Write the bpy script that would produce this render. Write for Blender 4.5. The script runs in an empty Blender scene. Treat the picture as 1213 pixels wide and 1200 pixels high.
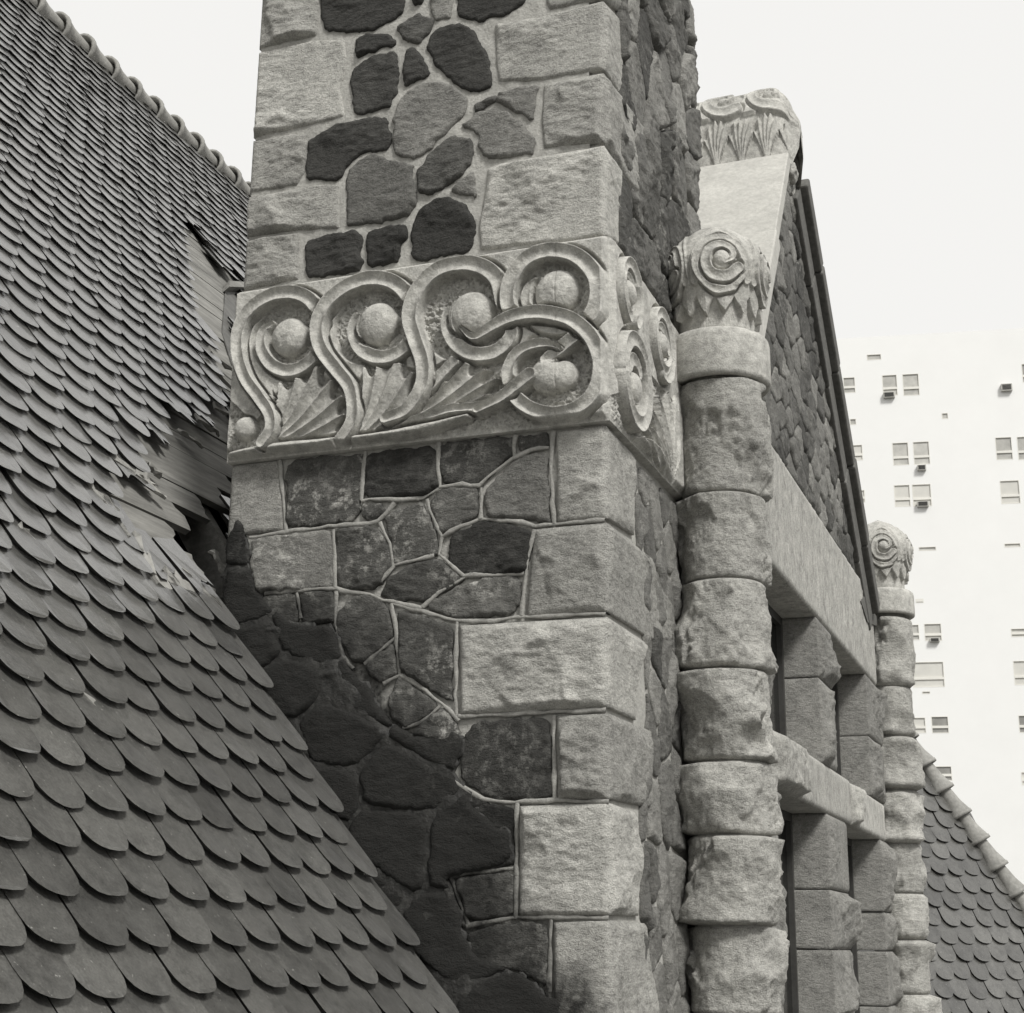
import bpy, math, random
import numpy as np
from mathutils import Vector, Matrix
from mathutils.geometry import delaunay_2d_cdt

# ------------------------------------------------------------------ camera
C = bpy.context.scene
COL = C.collection
FPX, YAW, PIT, ROL = 1789.342, math.radians(20.7388), math.radians(16.0753), math.radians(0.6341)
fw = np.array([-math.sin(YAW)*math.cos(PIT), math.cos(YAW)*math.cos(PIT), math.sin(PIT)])
_r = np.array([math.cos(YAW), math.sin(YAW), 0.0]); _u = np.cross(_r, fw)
rt = math.cos(ROL)*_r + math.sin(ROL)*_u
up = -math.sin(ROL)*_r + math.cos(ROL)*_u
cam_d = bpy.data.cameras.new('camera'); cam = bpy.data.objects.new('camera', cam_d); COL.objects.link(cam)
cam.matrix_world = Matrix(((rt[0], up[0], -fw[0], 0), (rt[1], up[1], -fw[1], 0), (rt[2], up[2], -fw[2], 0), (0, 0, 0, 1)))
cam_d.sensor_fit = 'HORIZONTAL'; cam_d.sensor_width = 36.0; cam_d.lens = FPX/1213*36
cam_d.clip_start = 0.05; cam_d.clip_end = 2000
C.camera = cam

# ------------------------------------------------------------------ sky, sun, exposure
SUN = Vector((0.58, -0.46, 0.80)).normalized()
w = bpy.data.worlds.new('World'); C.world = w; w.use_nodes = True
nt = w.node_tree; nt.nodes.clear()
o_ = nt.nodes.new('ShaderNodeOutputWorld'); bg = nt.nodes.new('ShaderNodeBackground')
sk = nt.nodes.new('ShaderNodeTexSky'); sk.sky_type = 'NISHITA'; sk.sun_disc = False
sk.sun_elevation = math.asin(SUN.z); sk.sun_rotation = math.atan2(SUN.x, SUN.y)
bw = nt.nodes.new('ShaderNodeRGBToBW'); m1 = nt.nodes.new('ShaderNodeMath'); m1.operation = 'MULTIPLY_ADD'
m1.inputs[1].default_value = 0.10; m1.inputs[2].default_value = 8.9      # overcast: an even white cloud layer over a faint clear-sky share
mx = nt.nodes.new('ShaderNodeVectorMath'); mx.operation = 'SCALE'; mx.inputs[0].default_value = (1.0, 0.992, 0.97)
nt.links.new(sk.outputs[0], bw.inputs[0]); nt.links.new(bw.outputs[0], m1.inputs[0])
nt.links.new(m1.outputs[0], mx.inputs['Scale']); nt.links.new(mx.outputs[0], bg.inputs[0])
bg.inputs[1].default_value = 0.1; nt.links.new(bg.outputs[0], o_.inputs[0])
sd = bpy.data.lights.new('sun', 'SUN'); sd.energy = 3.5; sd.angle = math.radians(14); sd.color = (1.0, 0.985, 0.95)
so = bpy.data.objects.new('sun', sd); COL.objects.link(so); so.rotation_euler = SUN.to_track_quat('Z', 'Y').to_euler()
so.location = (6, -4, 12)
C.view_settings.view_transform = 'Standard'; C.view_settings.look = 'None'
C.view_settings.exposure = 0.0; C.view_settings.gamma = 1.0; C.view_settings.use_curve_mapping = False

# ------------------------------------------------------------------ measuring helpers
def ray(x, y): return fw + rt*((x-606.5)/FPX) - up*((y-600)/FPX)
def onX(x, y, X): d = ray(x, y); return d*(X/d[0])
def onY(x, y, Y): d = ray(x, y); return d*(Y/d[1])
def proj(P):
    P = np.atleast_2d(np.asarray(P, float)); z = P@fw
    return np.stack([606.5+FPX*(P@rt)/z, 600-FPX*(P@up)/z], 1)
CROPS = {'A': (290, 0, 5.274), 'B': (500, 0, 5.274), 'C': (280, 160, 5.274), 'D': (490, 150, 4.665), 'E': (260, 490, 5.054),
         'F': (480, 490, 5.054), 'G': (260, 670, 5.054), 'H': (460, 690, 5.054), 'I': (500, 840, 5.054), 'J': (500, 1000, 5.054),
         'P': (0, 0, 1.0), '4': (250, 280, 4.183), '5': (500, 280, 3.676), 'R': (690, 490, 3.87), 'S': (700, 780, 2.854)}
def cv(k, pts):
    a, b, s = CROPS[k]
    return [(a+x/s, b+y/s) for x, y in pts]

def _hash(i, j, k, s):
    h = (i.astype(np.int64)*374761393 + j.astype(np.int64)*668265263 + k.astype(np.int64)*2147483647 + s*974634777) & 0xffffffff
    h = ((h ^ (h >> 13))*1274126177) & 0xffffffff
    h = ((h ^ (h >> 16))*2246822519) & 0xffffffff
    return ((h ^ (h >> 15)) & 0xffffff)/float(0xffffff)
def vnoise(x, y, z=None, s=0):
    if z is None: z = np.zeros_like(x)
    i, j, k = np.floor(x), np.floor(y), np.floor(z)
    a, b, c = x-i, y-j, z-k
    a = a*a*a*(a*(a*6-15)+10); b = b*b*b*(b*(b*6-15)+10); c = c*c*(3-2*c)
    r = 0
    for di in (0, 1):
        for dj in (0, 1):
            for dk in ((0, 1) if z.any() else (0,)):
                wgt = (a if di else 1-a)*(b if dj else 1-b)*(c if dk else 1-c)
                r = r + wgt*_hash(i+di, j+dj, k+dk, s)
    return r*2-1
def fbm(x, y, z=None, s=0, n=4, g=0.5):
    r = 0; A = 1.0; f = 1.0
    for q in range(n):
        r = r + A*vnoise(x*f, y*f, None if z is None else z*f, s+q*17); A *= g; f *= 2.03
    return r
def sstep(a, b, x):
    t = np.clip((x-a)/(b-a), 0, 1); return t*t*(3-2*t)

# ------------------------------------------------------------------ materials (grey, as the black and white picture)
S = 4.3/6.5                    # plan scale, metres per survey unit
TINT = (1.0, 0.983, 0.915)
def g3(v): return (v*TINT[0], v*TINT[1], v*TINT[2], 1)
class NT:
    def __init__(s, name):
        s.m = bpy.data.materials.new(name); s.m.use_nodes = True; s.t = s.m.node_tree; s.t.nodes.clear()
        s.out = s.n('OutputMaterial'); s.b = s.n('BsdfPrincipled'); s.l(s.b.outputs[0], s.out.inputs[0])
    def n(s, k, **kw):
        q = s.t.nodes.new('ShaderNode'+k)
        for a, v in kw.items(): setattr(q, a, v)
        return q
    def l(s, a, b): s.t.links.new(a, b)
    def noise(s, vec, scale, det=4, rough=0.6):
        q = s.n('TexNoise'); q.inputs['Scale'].default_value = scale; q.inputs['Detail'].default_value = det
        q.inputs['Roughness'].default_value = rough; s.l(vec, q.inputs['Vector']); return q.outputs[0]
    def ramp(s, v, a, b, lo=0.0, hi=1.0):
        q = s.n('MapRange'); q.inputs[1].default_value = a; q.inputs[2].default_value = b
        q.inputs[3].default_value = lo; q.inputs[4].default_value = hi; s.l(v, q.inputs[0]); return q.outputs[0]
    def math(s, op, a, b):
        q = s.n('Math', operation=op)
        for i, v in enumerate((a, b)):
            if isinstance(v, (int, float)): q.inputs[i].default_value = v
            else: s.l(v, q.inputs[i])
        return q.outputs[0]
    def mix(s, f, a, b):
        q = s.n('Mix', data_type='RGBA')
        for i, v in ((0, f), (6, a), (7, b)):
            if isinstance(v, (int, float)): q.inputs[i].default_value = v
            elif isinstance(v, tuple): q.inputs[i].default_value = v
            else: s.l(v, q.inputs[i])
        return q.outputs[2]
    def scale(s, c, f):
        q = s.n('VectorMath', operation='SCALE')
        if isinstance(c, tuple): q.inputs[0].default_value = c[:3]
        else: s.l(c, q.inputs[0])
        s.l(f, q.inputs['Scale']); return q.outputs[0]
    def bump(s, h, d, st=1.0, nrm=None):
        q = s.n('Bump'); q.inputs['Distance'].default_value = d; q.inputs['Strength'].default_value = st
        s.l(h, q.inputs['Height'])
        if nrm is not None: s.l(nrm, q.inputs['Normal'])
        return q.outputs[0]

def soot(s, c):
    '''Old soot and tar stain on the masonry just above the roof line, with a ragged noisy edge.'''
    pos = s.n('NewGeometry').outputs['Position']; dt = s.n('VectorMath', operation='DOT_PRODUCT'); dt.inputs[1].default_value = (0.8281, 0, 0.5607)
    s.l(pos, dt.inputs[0]); d = s.math('SUBTRACT', dt.outputs['Value'], -3.996*S*0.8281+1.522*S*0.5607)
    d = s.math('ADD', d, s.ramp(s.noise(pos, 6, 5, 0.65), 0.25, 0.75, -.16, .16))
    sep = s.n('SeparateXYZ'); s.l(pos, sep.inputs[0])
    near = s.math('LESS_THAN', sep.outputs['Y'], 4.42)
    k = s.math('MULTIPLY', s.ramp(d, .27, .46, 1.0, 0.0), near); zn = s.math('ADD', sep.outputs['Z'], s.ramp(s.noise(pos, 14, 4, 0.7), .25, .75, -.10, .10))
    k = s.math('MULTIPLY', k, s.ramp(zn, 1.02, 1.16, 1.0, 0.0))
    k = s.math('MULTIPLY', k, s.ramp(s.noise(pos, 28, 4, 0.7), .3, .6, .72, 1.0))
    return s.mix(k, c, g3(0.024))
def stone_mat(name, color=None, lichen=True, fine=1.0, rough=0.9, bed=1.9):
    """Stone: the grey of each piece comes from its object colour; grain, mottling, pale lichen and dirt streaks on top."""
    s = NT(name); pos = s.n('NewGeometry').outputs['Position']
    if color is None:
        oi = s.n('ObjectInfo'); base = oi.outputs['Color']; alpha = oi.outputs['Alpha']
    else: base = color; alpha = None
    mp = s.n('Mapping'); mp.inputs['Scale'].default_value = (1, 1, bed); mp.inputs['Rotation'].default_value = (.06, .05, 0); s.l(pos, mp.inputs[0])
    n1 = s.noise(pos, 9, 5, 0.65); n2 = s.noise(mp.outputs[0], 30, 6, 0.72); n3 = s.noise(pos, 210, 3, 0.7)
    f = s.math('ADD', s.math('ADD', s.ramp(n1, 0.25, 0.75, 0.42, 0.8), s.ramp(n2, 0.25, 0.75, -0.20, 0.36)), s.ramp(n3, 0.3, 0.7, -0.18*fine, 0.34*fine))
    c = s.scale(base, f)
    if lichen and alpha is not None:
        nl = s.noise(pos, 26, 6, 0.75)
        k = s.math('MULTIPLY', s.ramp(nl, 0.50, 0.62), s.ramp(s.noise(pos, 5.5, 2), 0.42, 0.58))
        k = s.math('MULTIPLY', k, s.math('SUBTRACT', 1.0, alpha))
        c = s.mix(k, c, g3(0.42))
    c = soot(s, c)
    s.l(c, s.b.inputs['Base Color']); s.b.inputs['Roughness'].default_value = rough
    s.b.inputs['Specular IOR Level'].default_value = 0.25
    nb = s.bump(n2, 0.019*fine, 0.8); nb = s.bump(n3, 0.005*fine, 0.8, nb)
    s.l(nb, s.b.inputs['Normal']); return s.m

def plain_mat(name, v, rough=0.8, bump=0.003, sc=60, var=0.35, spec=0.3, stretch=None, sooty=False):
    s = NT(name); tc = s.n('NewGeometry').outputs['Position']
    if stretch:
        mp = s.n('Mapping'); mp.inputs['Scale'].default_value = stretch; s.l(tc, mp.inputs[0]); tc = mp.outputs[0]
    n1 = s.noise(tc, sc, 5, 0.65); n2 = s.noise(tc, sc*0.17, 3)
    f = s.math('MULTIPLY', s.ramp(n1, 0.25, 0.75, 1-var, 1+var), s.ramp(n2, 0.3, 0.7, 1-var*0.6, 1+var*0.6))
    c = s.scale(v if isinstance(v, tuple) else g3(v), f)
    s.l(soot(s, c) if sooty else c, s.b.inputs['Base Color'])
    s.b.inputs['Roughness'].default_value = rough; s.b.inputs['Specular IOR Level'].default_value = spec
    if bump: s.l(s.bump(n1, bump, 0.8), s.b.inputs['Normal'])
    return s.m

def tile_mat():
    s = NT('clay_shingle'); oi = s.n('ObjectInfo'); pos = s.n('NewGeometry').outputs['Position']
    at = s.n('Attribute', attribute_name='shade'); 
    n1 = s.noise(pos, 30, 5, 0.65); n2 = s.noise(pos, 1.6, 3); n3 = s.noise(pos, 150, 3, 0.7)
    vv = s.math('ADD', oi.outputs['Random'], at.outputs['Fac']); vv = s.math('FRACT', vv, 0.0)
    f = s.math('MULTIPLY', s.ramp(vv, 0, 1, 0.74, 1.26), s.ramp(n1, 0.25, 0.75, 0.82, 1.2))
    f = s.math('MULTIPLY', f, s.ramp(n2, 0.3, 0.7, 0.85, 1.18)); f = s.math('MULTIPLY', f, s.ramp(n3, 0.25, 0.75, 0.72, 1.28))
    f = s.math('MULTIPLY', f, s.ramp(s.noise(pos, 11, 6, 0.75), 0.36, 0.52, 0.70, 1.05))
    sp = s.ramp(s.noise(pos, 75, 2, 0.5), 0.71, 0.76, 0.0, 0.5)
    c = s.mix(sp, s.scale(g3(0.080), f), g3(0.35))
    s.l(c, s.b.inputs['Base Color']); s.b.inputs['Roughness'].default_value = 0.5
    s.l(s.ramp(n1, 0.3, 0.7, 0.15, 0.24), s.b.inputs['Roughness']); s.b.inputs['Specular IOR Level'].default_value = 1.0
    s.b.inputs['Sheen Weight'].default_value = 0.85; s.b.inputs['Sheen Roughness'].default_value = 0.27
    nb = s.bump(n1, 0.002, 0.5); nb = s.bump(n3, 0.0008, 0.5, nb); s.l(nb, s.b.inputs['Normal']); return s.m

M = {}
M['stone'] = stone_mat('quarry_stone')
M['carved'] = stone_mat('carved_sandstone', g3(0.56), False, 0.5, 0.9, 1.0)
M['lintel'] = stone_mat('weathered_lintel_stone', bed=.6)
M['mortar'] = plain_mat('lime_mortar', 0.36, 0.95, 0.006, 90, 0.22, sooty=True)
M['bead'] = plain_mat('raised_pointing', 0.27, 0.9, 0.004, 120, 0.25, sooty=True)
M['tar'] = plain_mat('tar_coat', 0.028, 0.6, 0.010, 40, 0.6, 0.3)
M['tile'] = tile_mat()
M['tile_edge'] = plain_mat('rough_shade_dark_edge', 0.05, 0.95, 0.002, 60, 0.3, 0.1)  # tile sides coloured darker than the faces to deepen the shade there
M['ridge'] = plain_mat('matt_ridge_tile', 0.26, 0.75, 0.003, 40, 0.25, 0.3)
M['board'] = plain_mat('bare_sheathing_wood', 0.19, 0.85, 0.004, 40, 0.4, 0.2, (1.0, 0.12, 1.0))
M['splinter'] = plain_mat('split_wood', 0.20, 0.9, 0.004, 60, 0.5, 0.2, (1.0, 0.15, 1.0))
M['coping'] = plain_mat('smooth_coping', 0.43, 0.85, 0.003, 45, 0.16, 0.25)
M['soffit_shade'] = plain_mat('coping_painted_shade', 0.11, 0.85, 0.003, 40, 0.3, 0.25)  # shade under the far coping, put into a dark base colour
M['dark'] = plain_mat('unlit_attic_shade', 0.035, 0.9, 0, 10, 0.2, 0.1)  # near-black colour standing in for the unlit space under the roof
M['glass'] = plain_mat('dark_window_glass', 0.015, 0.12, 0, 5, 0.1, 0.5)
M['frame'] = plain_mat('dark_window_frame', 0.05, 0.6, 0.001, 60, 0.2)
M['flash'] = plain_mat('sheet_flashing', 0.10, 0.6, 0.003, 25, 0.35)
M['tower_wall'] = plain_mat('white_glazed_brick', (0.785, 0.785, 0.77, 1), 0.75, 0, 0.6, 0.02)
M['tower_frame'] = plain_mat('painted_window_frame', 0.70, 0.6, 0, 5, 0.05)
M['tower_pane'] = plain_mat('haze_pale_blind_pane', 0.44, 0.35, 0, 1.5, 0.25, 0.5)  # pane greys of the tower lifted to stand in for distance haze
M['tower_pane_pale'] = plain_mat('haze_pale_drawn_blind', 0.58, 0.4, 0, 1.5, 0.08, 0.4)
M['tower_pane_dark'] = plain_mat('haze_pale_room_pane', 0.28, 0.3, 0, 1.5, 0.25, 0.5)
M['ac'] = plain_mat('grey_metal_case', 0.42, 0.6, 0, 8, 0.2)
M['ground'] = plain_mat('ground_surface', 0.11, 0.95, 0.02, 0.8, 0.3)
M['plain_wall'] = plain_mat('hidden_wall', 0.20, 0.9, 0.006, 12, 0.25)

# ------------------------------------------------------------------ object helpers
def mesh_of(name, V, F, mat, smooth=True):
    me = bpy.data.meshes.new(name)
    V = np.asarray(V, float)
    me.from_pydata([tuple(v) for v in V], [], F); me.materials.append(mat)
    if smooth: me.polygons.foreach_set('use_smooth', [True]*len(me.polygons))
    me.update(); return me
def mesh_tris(name, V, T, mat, smooth=True):
    """Fast path: numpy triangles or quads."""
    me = bpy.data.meshes.new(name); V = np.asarray(V, np.float32); T = np.asarray(T, np.int32)
    me.vertices.add(len(V)); me.vertices.foreach_set('co', V.ravel())
    k = T.shape[1]; me.loops.add(T.size); me.loops.foreach_set('vertex_index', T.ravel())
    me.polygons.add(len(T)); me.polygons.foreach_set('loop_start', np.arange(len(T), dtype=np.int32)*k)
    if smooth: me.polygons.foreach_set('use_smooth', np.ones(len(T), bool))
    me.materials.append(mat); me.update(calc_edges=True); me.validate(); return me
def ob(name, me, parent=None, color=None, alpha=1.0, label=None, kind=None):
    o = bpy.data.objects.new(name, me); COL.objects.link(o)
    if parent is not None:
        o.parent = parent
        if parent.get('is_root_offset'): o.location = [-c for c in parent.location]
    if color is not None: o.color = (color*TINT[0], color*TINT[1], color*TINT[2], alpha)
    if label: o['label'] = label
    if kind: o['kind'] = kind
    return o
def box(a, b):
    x0, y0, z0 = a; x1, y1, z1 = b
    V = [(x0, y0, z0), (x1, y0, z0), (x1, y1, z0), (x0, y1, z0), (x0, y0, z1), (x1, y0, z1), (x1, y1, z1), (x0, y1, z1)]
    F = [(0, 3, 2, 1), (4, 5, 6, 7), (0, 1, 5, 4), (1, 2, 6, 5), (2, 3, 7, 6), (3, 0, 4, 7)]
    return V, F
def prism(poly, d):
    """poly: 3-D ring; d: extrusion vector."""
    P = np.asarray(poly, float); n = len(P); V = np.vstack([P, P+np.asarray(d)])
    F = [tuple(range(n)), tuple(range(2*n-1, n-1, -1))] + [(i, i+n, (i+1) % n+n, (i+1) % n) for i in range(n)]
    return V, F
def fix_normals(me):
    import bmesh
    bm = bmesh.new(); bm.from_mesh(me); bmesh.ops.recalc_face_normals(bm, faces=bm.faces); bm.to_mesh(me); bm.free(); return me
def bevelled(V, F, r, name, mat, seg=2):
    import bmesh
    me = mesh_of(name, V, F, mat, False); bm = bmesh.new(); bm.from_mesh(me)
    bmesh.ops.recalc_face_normals(bm, faces=bm.faces)
    bmesh.ops.bevel(bm, geom=list(bm.edges), offset=r, segments=seg, affect='EDGES', profile=0.5, clamp_overlap=True)
    bm.to_mesh(me); bm.free(); return me
def empty(name, loc, label, cat, group=None):
    o = bpy.data.objects.new(name, None); COL.objects.link(o); o.location = loc; o['label'] = label; o['category'] = cat
    if group: o['group'] = group
    o['is_root_offset'] = 1; return o

# ------------------------------------------------------------------ stones
def chaikin(P, n=1, k=0.25):
    P = np.asarray(P, float)
    for _ in range(n):
        Q = np.roll(P, -1, 0); P = np.stack([P*(1-k)+Q*k, P*k+Q*(1-k)], 1).reshape(-1, 2)
    return P
def resample(P, s):
    out = []
    for a, b in zip(P, np.roll(P, -1, 0)):
        L = np.hypot(*(b-a)); n = max(1, int(round(L/s)))
        for i in range(n): out.append(a+(b-a)*i/n)
    return np.array(out)
def area(P): x, y = P[:, 0], P[:, 1]; return 0.5*np.sum(x*np.roll(y, -1)-np.roll(x, -1)*y)
def dist_poly(X, P, skip=None):
    d = np.full(len(X), 1e9); n = len(P)
    for i in range(n):
        if skip is not None and skip(P[i], P[(i+1) % n]): continue
        a = P[i]; e = P[(i+1) % n]-a; t = np.clip(((X-a)@e)/max(e@e, 1e-12), 0, 1)
        d = np.minimum(d, np.hypot(*(X-a-t[:, None]*e).T))
    return d
def open_dist(X, L):
    d = np.full(len(X), 1e9)
    for a, b in zip(L[:-1], L[1:]):
        e = b-a; t = np.clip(((X-a)@e)/max(e@e, 1e-12), 0, 1); d = np.minimum(d, np.hypot(*(X-a-t[:, None]*e).T))
    return d
def inside(X, P):
    c = np.zeros(len(X), bool); n = len(P)
    for i in range(n):
        a, b = P[i], P[(i+1) % n]
        k = (a[1] > X[:, 1]) != (b[1] > X[:, 1])
        if not k.any(): continue
        xi = (b[0]-a[0])*(X[:, 1]-a[1])/((b[1]-a[1]) if b[1] != a[1] else 1e-12)+a[0]
        c ^= k & (X[:, 0] < xi)
    return c
def rock_height(X, d, seed, H, planes, rough, wob=0.012, edge=0.022):
    """Rock face: a few split planes, then conchoidal scoops that meet in sharp crests, then grain."""
    rs = np.random.RandomState(seed); c0 = X.mean(0); ext = np.maximum(np.ptp(X, axis=0), 0.02); o1 = rs.uniform(0, 90, 2); e0 = min(ext.min(), 0.30)
    wx = X + wob*np.stack([fbm(X[:, 0]*16+o1[0], X[:, 1]*16, s=seed), fbm(X[:, 0]*16, X[:, 1]*16+o1[1], s=seed+5)], 1)
    h = np.full(len(X), H)
    for k in range(max(2, planes//3) if planes else 0):
        a = rs.uniform(0, 2*math.pi); q = c0+rs.uniform(-0.42, 0.42, 2)*ext
        sl = rs.uniform(0.4, 1.8)*H/(0.5*e0); h = np.minimum(h, H*rs.uniform(0.6, 1.0)+sl*((wx-q)@np.array([math.cos(a), math.sin(a)])))
    for k in range(int(planes*.95)):
        q = c0+rs.uniform(-0.55, 0.55, 2)*ext; a = rs.normal(0, .5); ca, sa = math.cos(a), math.sin(a)
        R = rs.uniform(.22, .75)*e0; D = H*rs.uniform(.35, 1.05); p = wx-q
        u, v = (p[:, 0]*ca+p[:, 1]*sa)/rs.uniform(1.0, 2.2), -p[:, 0]*sa+p[:, 1]*ca
        h = np.minimum(h, H-D+D*(u*u+v*v)/R**2)
    h = np.where(h > .15*H, h, .15*H-.2*(.15*H-h)); h = np.maximum(h, -.1*H)
    h = h + rough*H*(0.10*fbm(X[:, 0]*6+o1[0], X[:, 1]*10+o1[1], s=seed+9, n=3) + 0.09*fbm(X[:, 0]*24, X[:, 1]*60+o1[0], s=seed+3, n=3, g=0.6))
    return np.maximum(h, 0)*sstep(edge*.25, edge, d)+0.20*H*sstep(0, edge*0.4, d)
def patch(P, s, seed, H, planes=5, rough=1.0, edge=0.022, jit=0.0, skip=None):
    """Triangulated displaced face over polygon P (2-D). Returns 2-D points, heights, tris."""
    if area(P) < 0: P = P[::-1]
    R = resample(P, s); rs = np.random.RandomState(seed)
    if jit:
        nx = fbm(R[:, 0]*38+seed, R[:, 1]*38, s=seed, n=3)*jit; ny = fbm(R[:, 0]*38, R[:, 1]*38+seed*3.1, s=seed+4, n=3)*jit
        R = R+np.stack([nx, ny], 1)
    lo, hi = R.min(0), R.max(0)
    gx = np.arange(lo[0], hi[0], s); gy = np.arange(lo[1], hi[1], s*0.866)
    G = np.array([(x+(j % 2)*s*0.5, y) for j, y in enumerate(gy) for x in gx]) if len(gx) and len(gy) else np.zeros((0, 2))
    if len(G):
        G = G+rs.uniform(-0.2, 0.2, G.shape)*s; G = G[inside(G, R)]
        if len(G): G = G[dist_poly(G, R) > 0.6*s]
    X = np.vstack([R, G]) if len(G) else R
    n = len(R)
    v, e, f, *_ = delaunay_2d_cdt([Vector(p) for p in X], [], [list(range(n))], 1, 1e-7)
    X = np.array([tuple(p) for p in v]); T = np.array([t for t in f if len(t) == 3], int)
    d = dist_poly(X, R) if skip is None else dist_poly(X, R, skip)
    return X, rock_height(X, d, seed, H, planes, rough, edge=edge)*(dist_poly(X, R) > 1e-6), T
def close_back(V, T, inward, depth):
    """Extrude the open rim inward; V Nx3, inward Nx3."""
    cnt = {}
    for t in T:
        for a, b in ((t[0], t[1]), (t[1], t[2]), (t[2], t[0])): cnt[(a, b)] = 1
    rim = [(a, b) for (a, b) in cnt if (b, a) not in cnt]
    idx = {}; V2 = [V]; add = []
    for a, b in rim:
        for q in (a, b):
            if q not in idx: idx[q] = len(V)+len(add); add.append(V[q]+inward[q]*depth)
    T2 = [(a, idx[a], idx[b]) for a, b in rim]+[(a, idx[b], b) for a, b in rim]
    return np.vstack([V]+[np.array(add)]) if add else V, np.vstack([T, np.array(T2, int)]) if rim else T
def weld(V, T, extra, tol=4e-4):
    key = {}; m = np.zeros(len(V), int); keep = []
    for i, v in enumerate(np.round(V/tol).astype(int)):
        k = tuple(v)
        if k not in key: key[k] = len(keep); keep.append(i)
        m[i] = key[k]
    T = m[T]; T = T[(T[:, 0] != T[:, 1]) & (T[:, 1] != T[:, 2]) & (T[:, 0] != T[:, 2])]
    return V[keep], T, extra[keep]
def front_xyz(X, h, Y): return np.stack([X[:, 0], Y-h, X[:, 1]], 1)      # plane facing -Y, coords (X, Z)
def side_xyz(X, h, Xp): return np.stack([Xp+h, X[:, 0], X[:, 1]], 1)      # plane facing +X, coords (Y, Z)

Y0 = 4.3                       # front face of the chimney
X0 = -1.988*S                  # its right face
XL = -4.02*S                   # its left face
YB = 5.66                      # its back
def fxz(px): return np.array([[*(onY(x, y, Y0)[[0, 2]])] for x, y in px])
def syz(px): return np.array([[*(onX(x, y, X0)[[1, 2]])] for x, y in px])
ALB = lambda g: min(0.62, max(0.02, ((g/1.055+0.052)**2.4)/0.56))       # seen grey -> stone colour

# ------------------------------------------------------------------ the church
ROOT = empty('church', (-2.5, 6.0, -9.0), 'rough stone church with carved chimney, shingled roofs and a gabled window wall', 'church')
def part(name, me, **k): return ob(name, me, ROOT, **k)

# chimney core (mortar) ----------------------------------------------------------
CH = part('chimney', bevelled(*box((XL+0.010, Y0+0.010, -3.2), (X0-0.010, YB-0.01, 3.95)), 0.006, 'chimney_core', M['mortar']),
          label='tall rubble stone chimney with pale corner blocks and a carved scroll band')

rnd = random.Random(4)
seed_i = [100]
def nseed(): seed_i[0] += 7; return seed_i[0]
def rubble(k, pts, g, lich=0.0, H=0.020, rnds=1, jit=0.0055, off=0.0):
    P = chaikin(fxz(cv(k, pts)), rnds, 0.11); sd = nseed(); c_ = P.mean(0); P = c_+(P-c_)*(1+.0035/np.maximum(np.hypot(*(P-c_).T), .01))[:, None]
    X, h, T = patch(P, 0.0075, sd, H, 9, 1.5, 0.009, jit)
    V = front_xyz(X, h+off, Y0); V, T = close_back(V, T, np.tile([0, 1.0, 0], (len(V), 1)), 0.045)
    return ob('stone', mesh_tris('stone', V, T[:, ::1], M['stone']), CH, ALB(g), 1-lich)
def quoin(k, pts, side, g, H=0.034, planes=10):
    H = H*1.75
    """Corner block: pts on the front face, its last column on the arris; side: points on the right face away from the arris, top to bottom."""
    P = fxz(cv(k, pts)); sd = nseed()
    right = P[:, 0] > X0-0.035
    P[right, 0] = X0
    zt, zb = P[right, 1].max(), P[right, 1].min()
    sp = syz(side)
    Q = np.vstack([[(Y0, zb)], sp[::-1], [(Y0, zt)]])
    if area(P) < 0: P = P[::-1]
    if area(Q) < 0: Q = Q[::-1]
    X, h, T = patch(P, 0.0075, sd, H, planes, 0.55, 0.026)
    A = front_xyz(X, h, Y0); ia = np.tile([0, 1.0, 0], (len(A), 1))
    X2, h2, T2 = patch(Q, 0.0075, sd+3, H*0.36, 8, 0.9, 0.024)
    B = side_xyz(X2, h2, X0); ib = np.tile([-1.0, 0, 0], (len(B), 1))
    V, T, I = weld(np.vstack([A, B]), np.vstack([T, T2+len(A)]), np.vstack([ia, ib]))
    V, T = close_back(V, T, I, 0.05)
    return ob('corner_stone', mesh_tris('corner_stone', V, T, M['stone']), CH, ALB(g), 1.0)
def lquoin(k, pts, g, H=0.056, lich=0.0):
    P = fxz(cv(k, pts)); P[P[:, 0] < XL+0.035, 0] = XL; sd = nseed()
    X, h, T = patch(P, 0.0075, sd, H, 10, 0.6, 0.018)
    V = front_xyz(X, h, Y0); V, T = close_back(V, T, np.tile([0, 1.0, 0], (len(V), 1)), 0.3)
    return ob('corner_stone', mesh_tris('corner_stone', V, T, M['stone']), CH, ALB(g), 1.0-lich)

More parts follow.
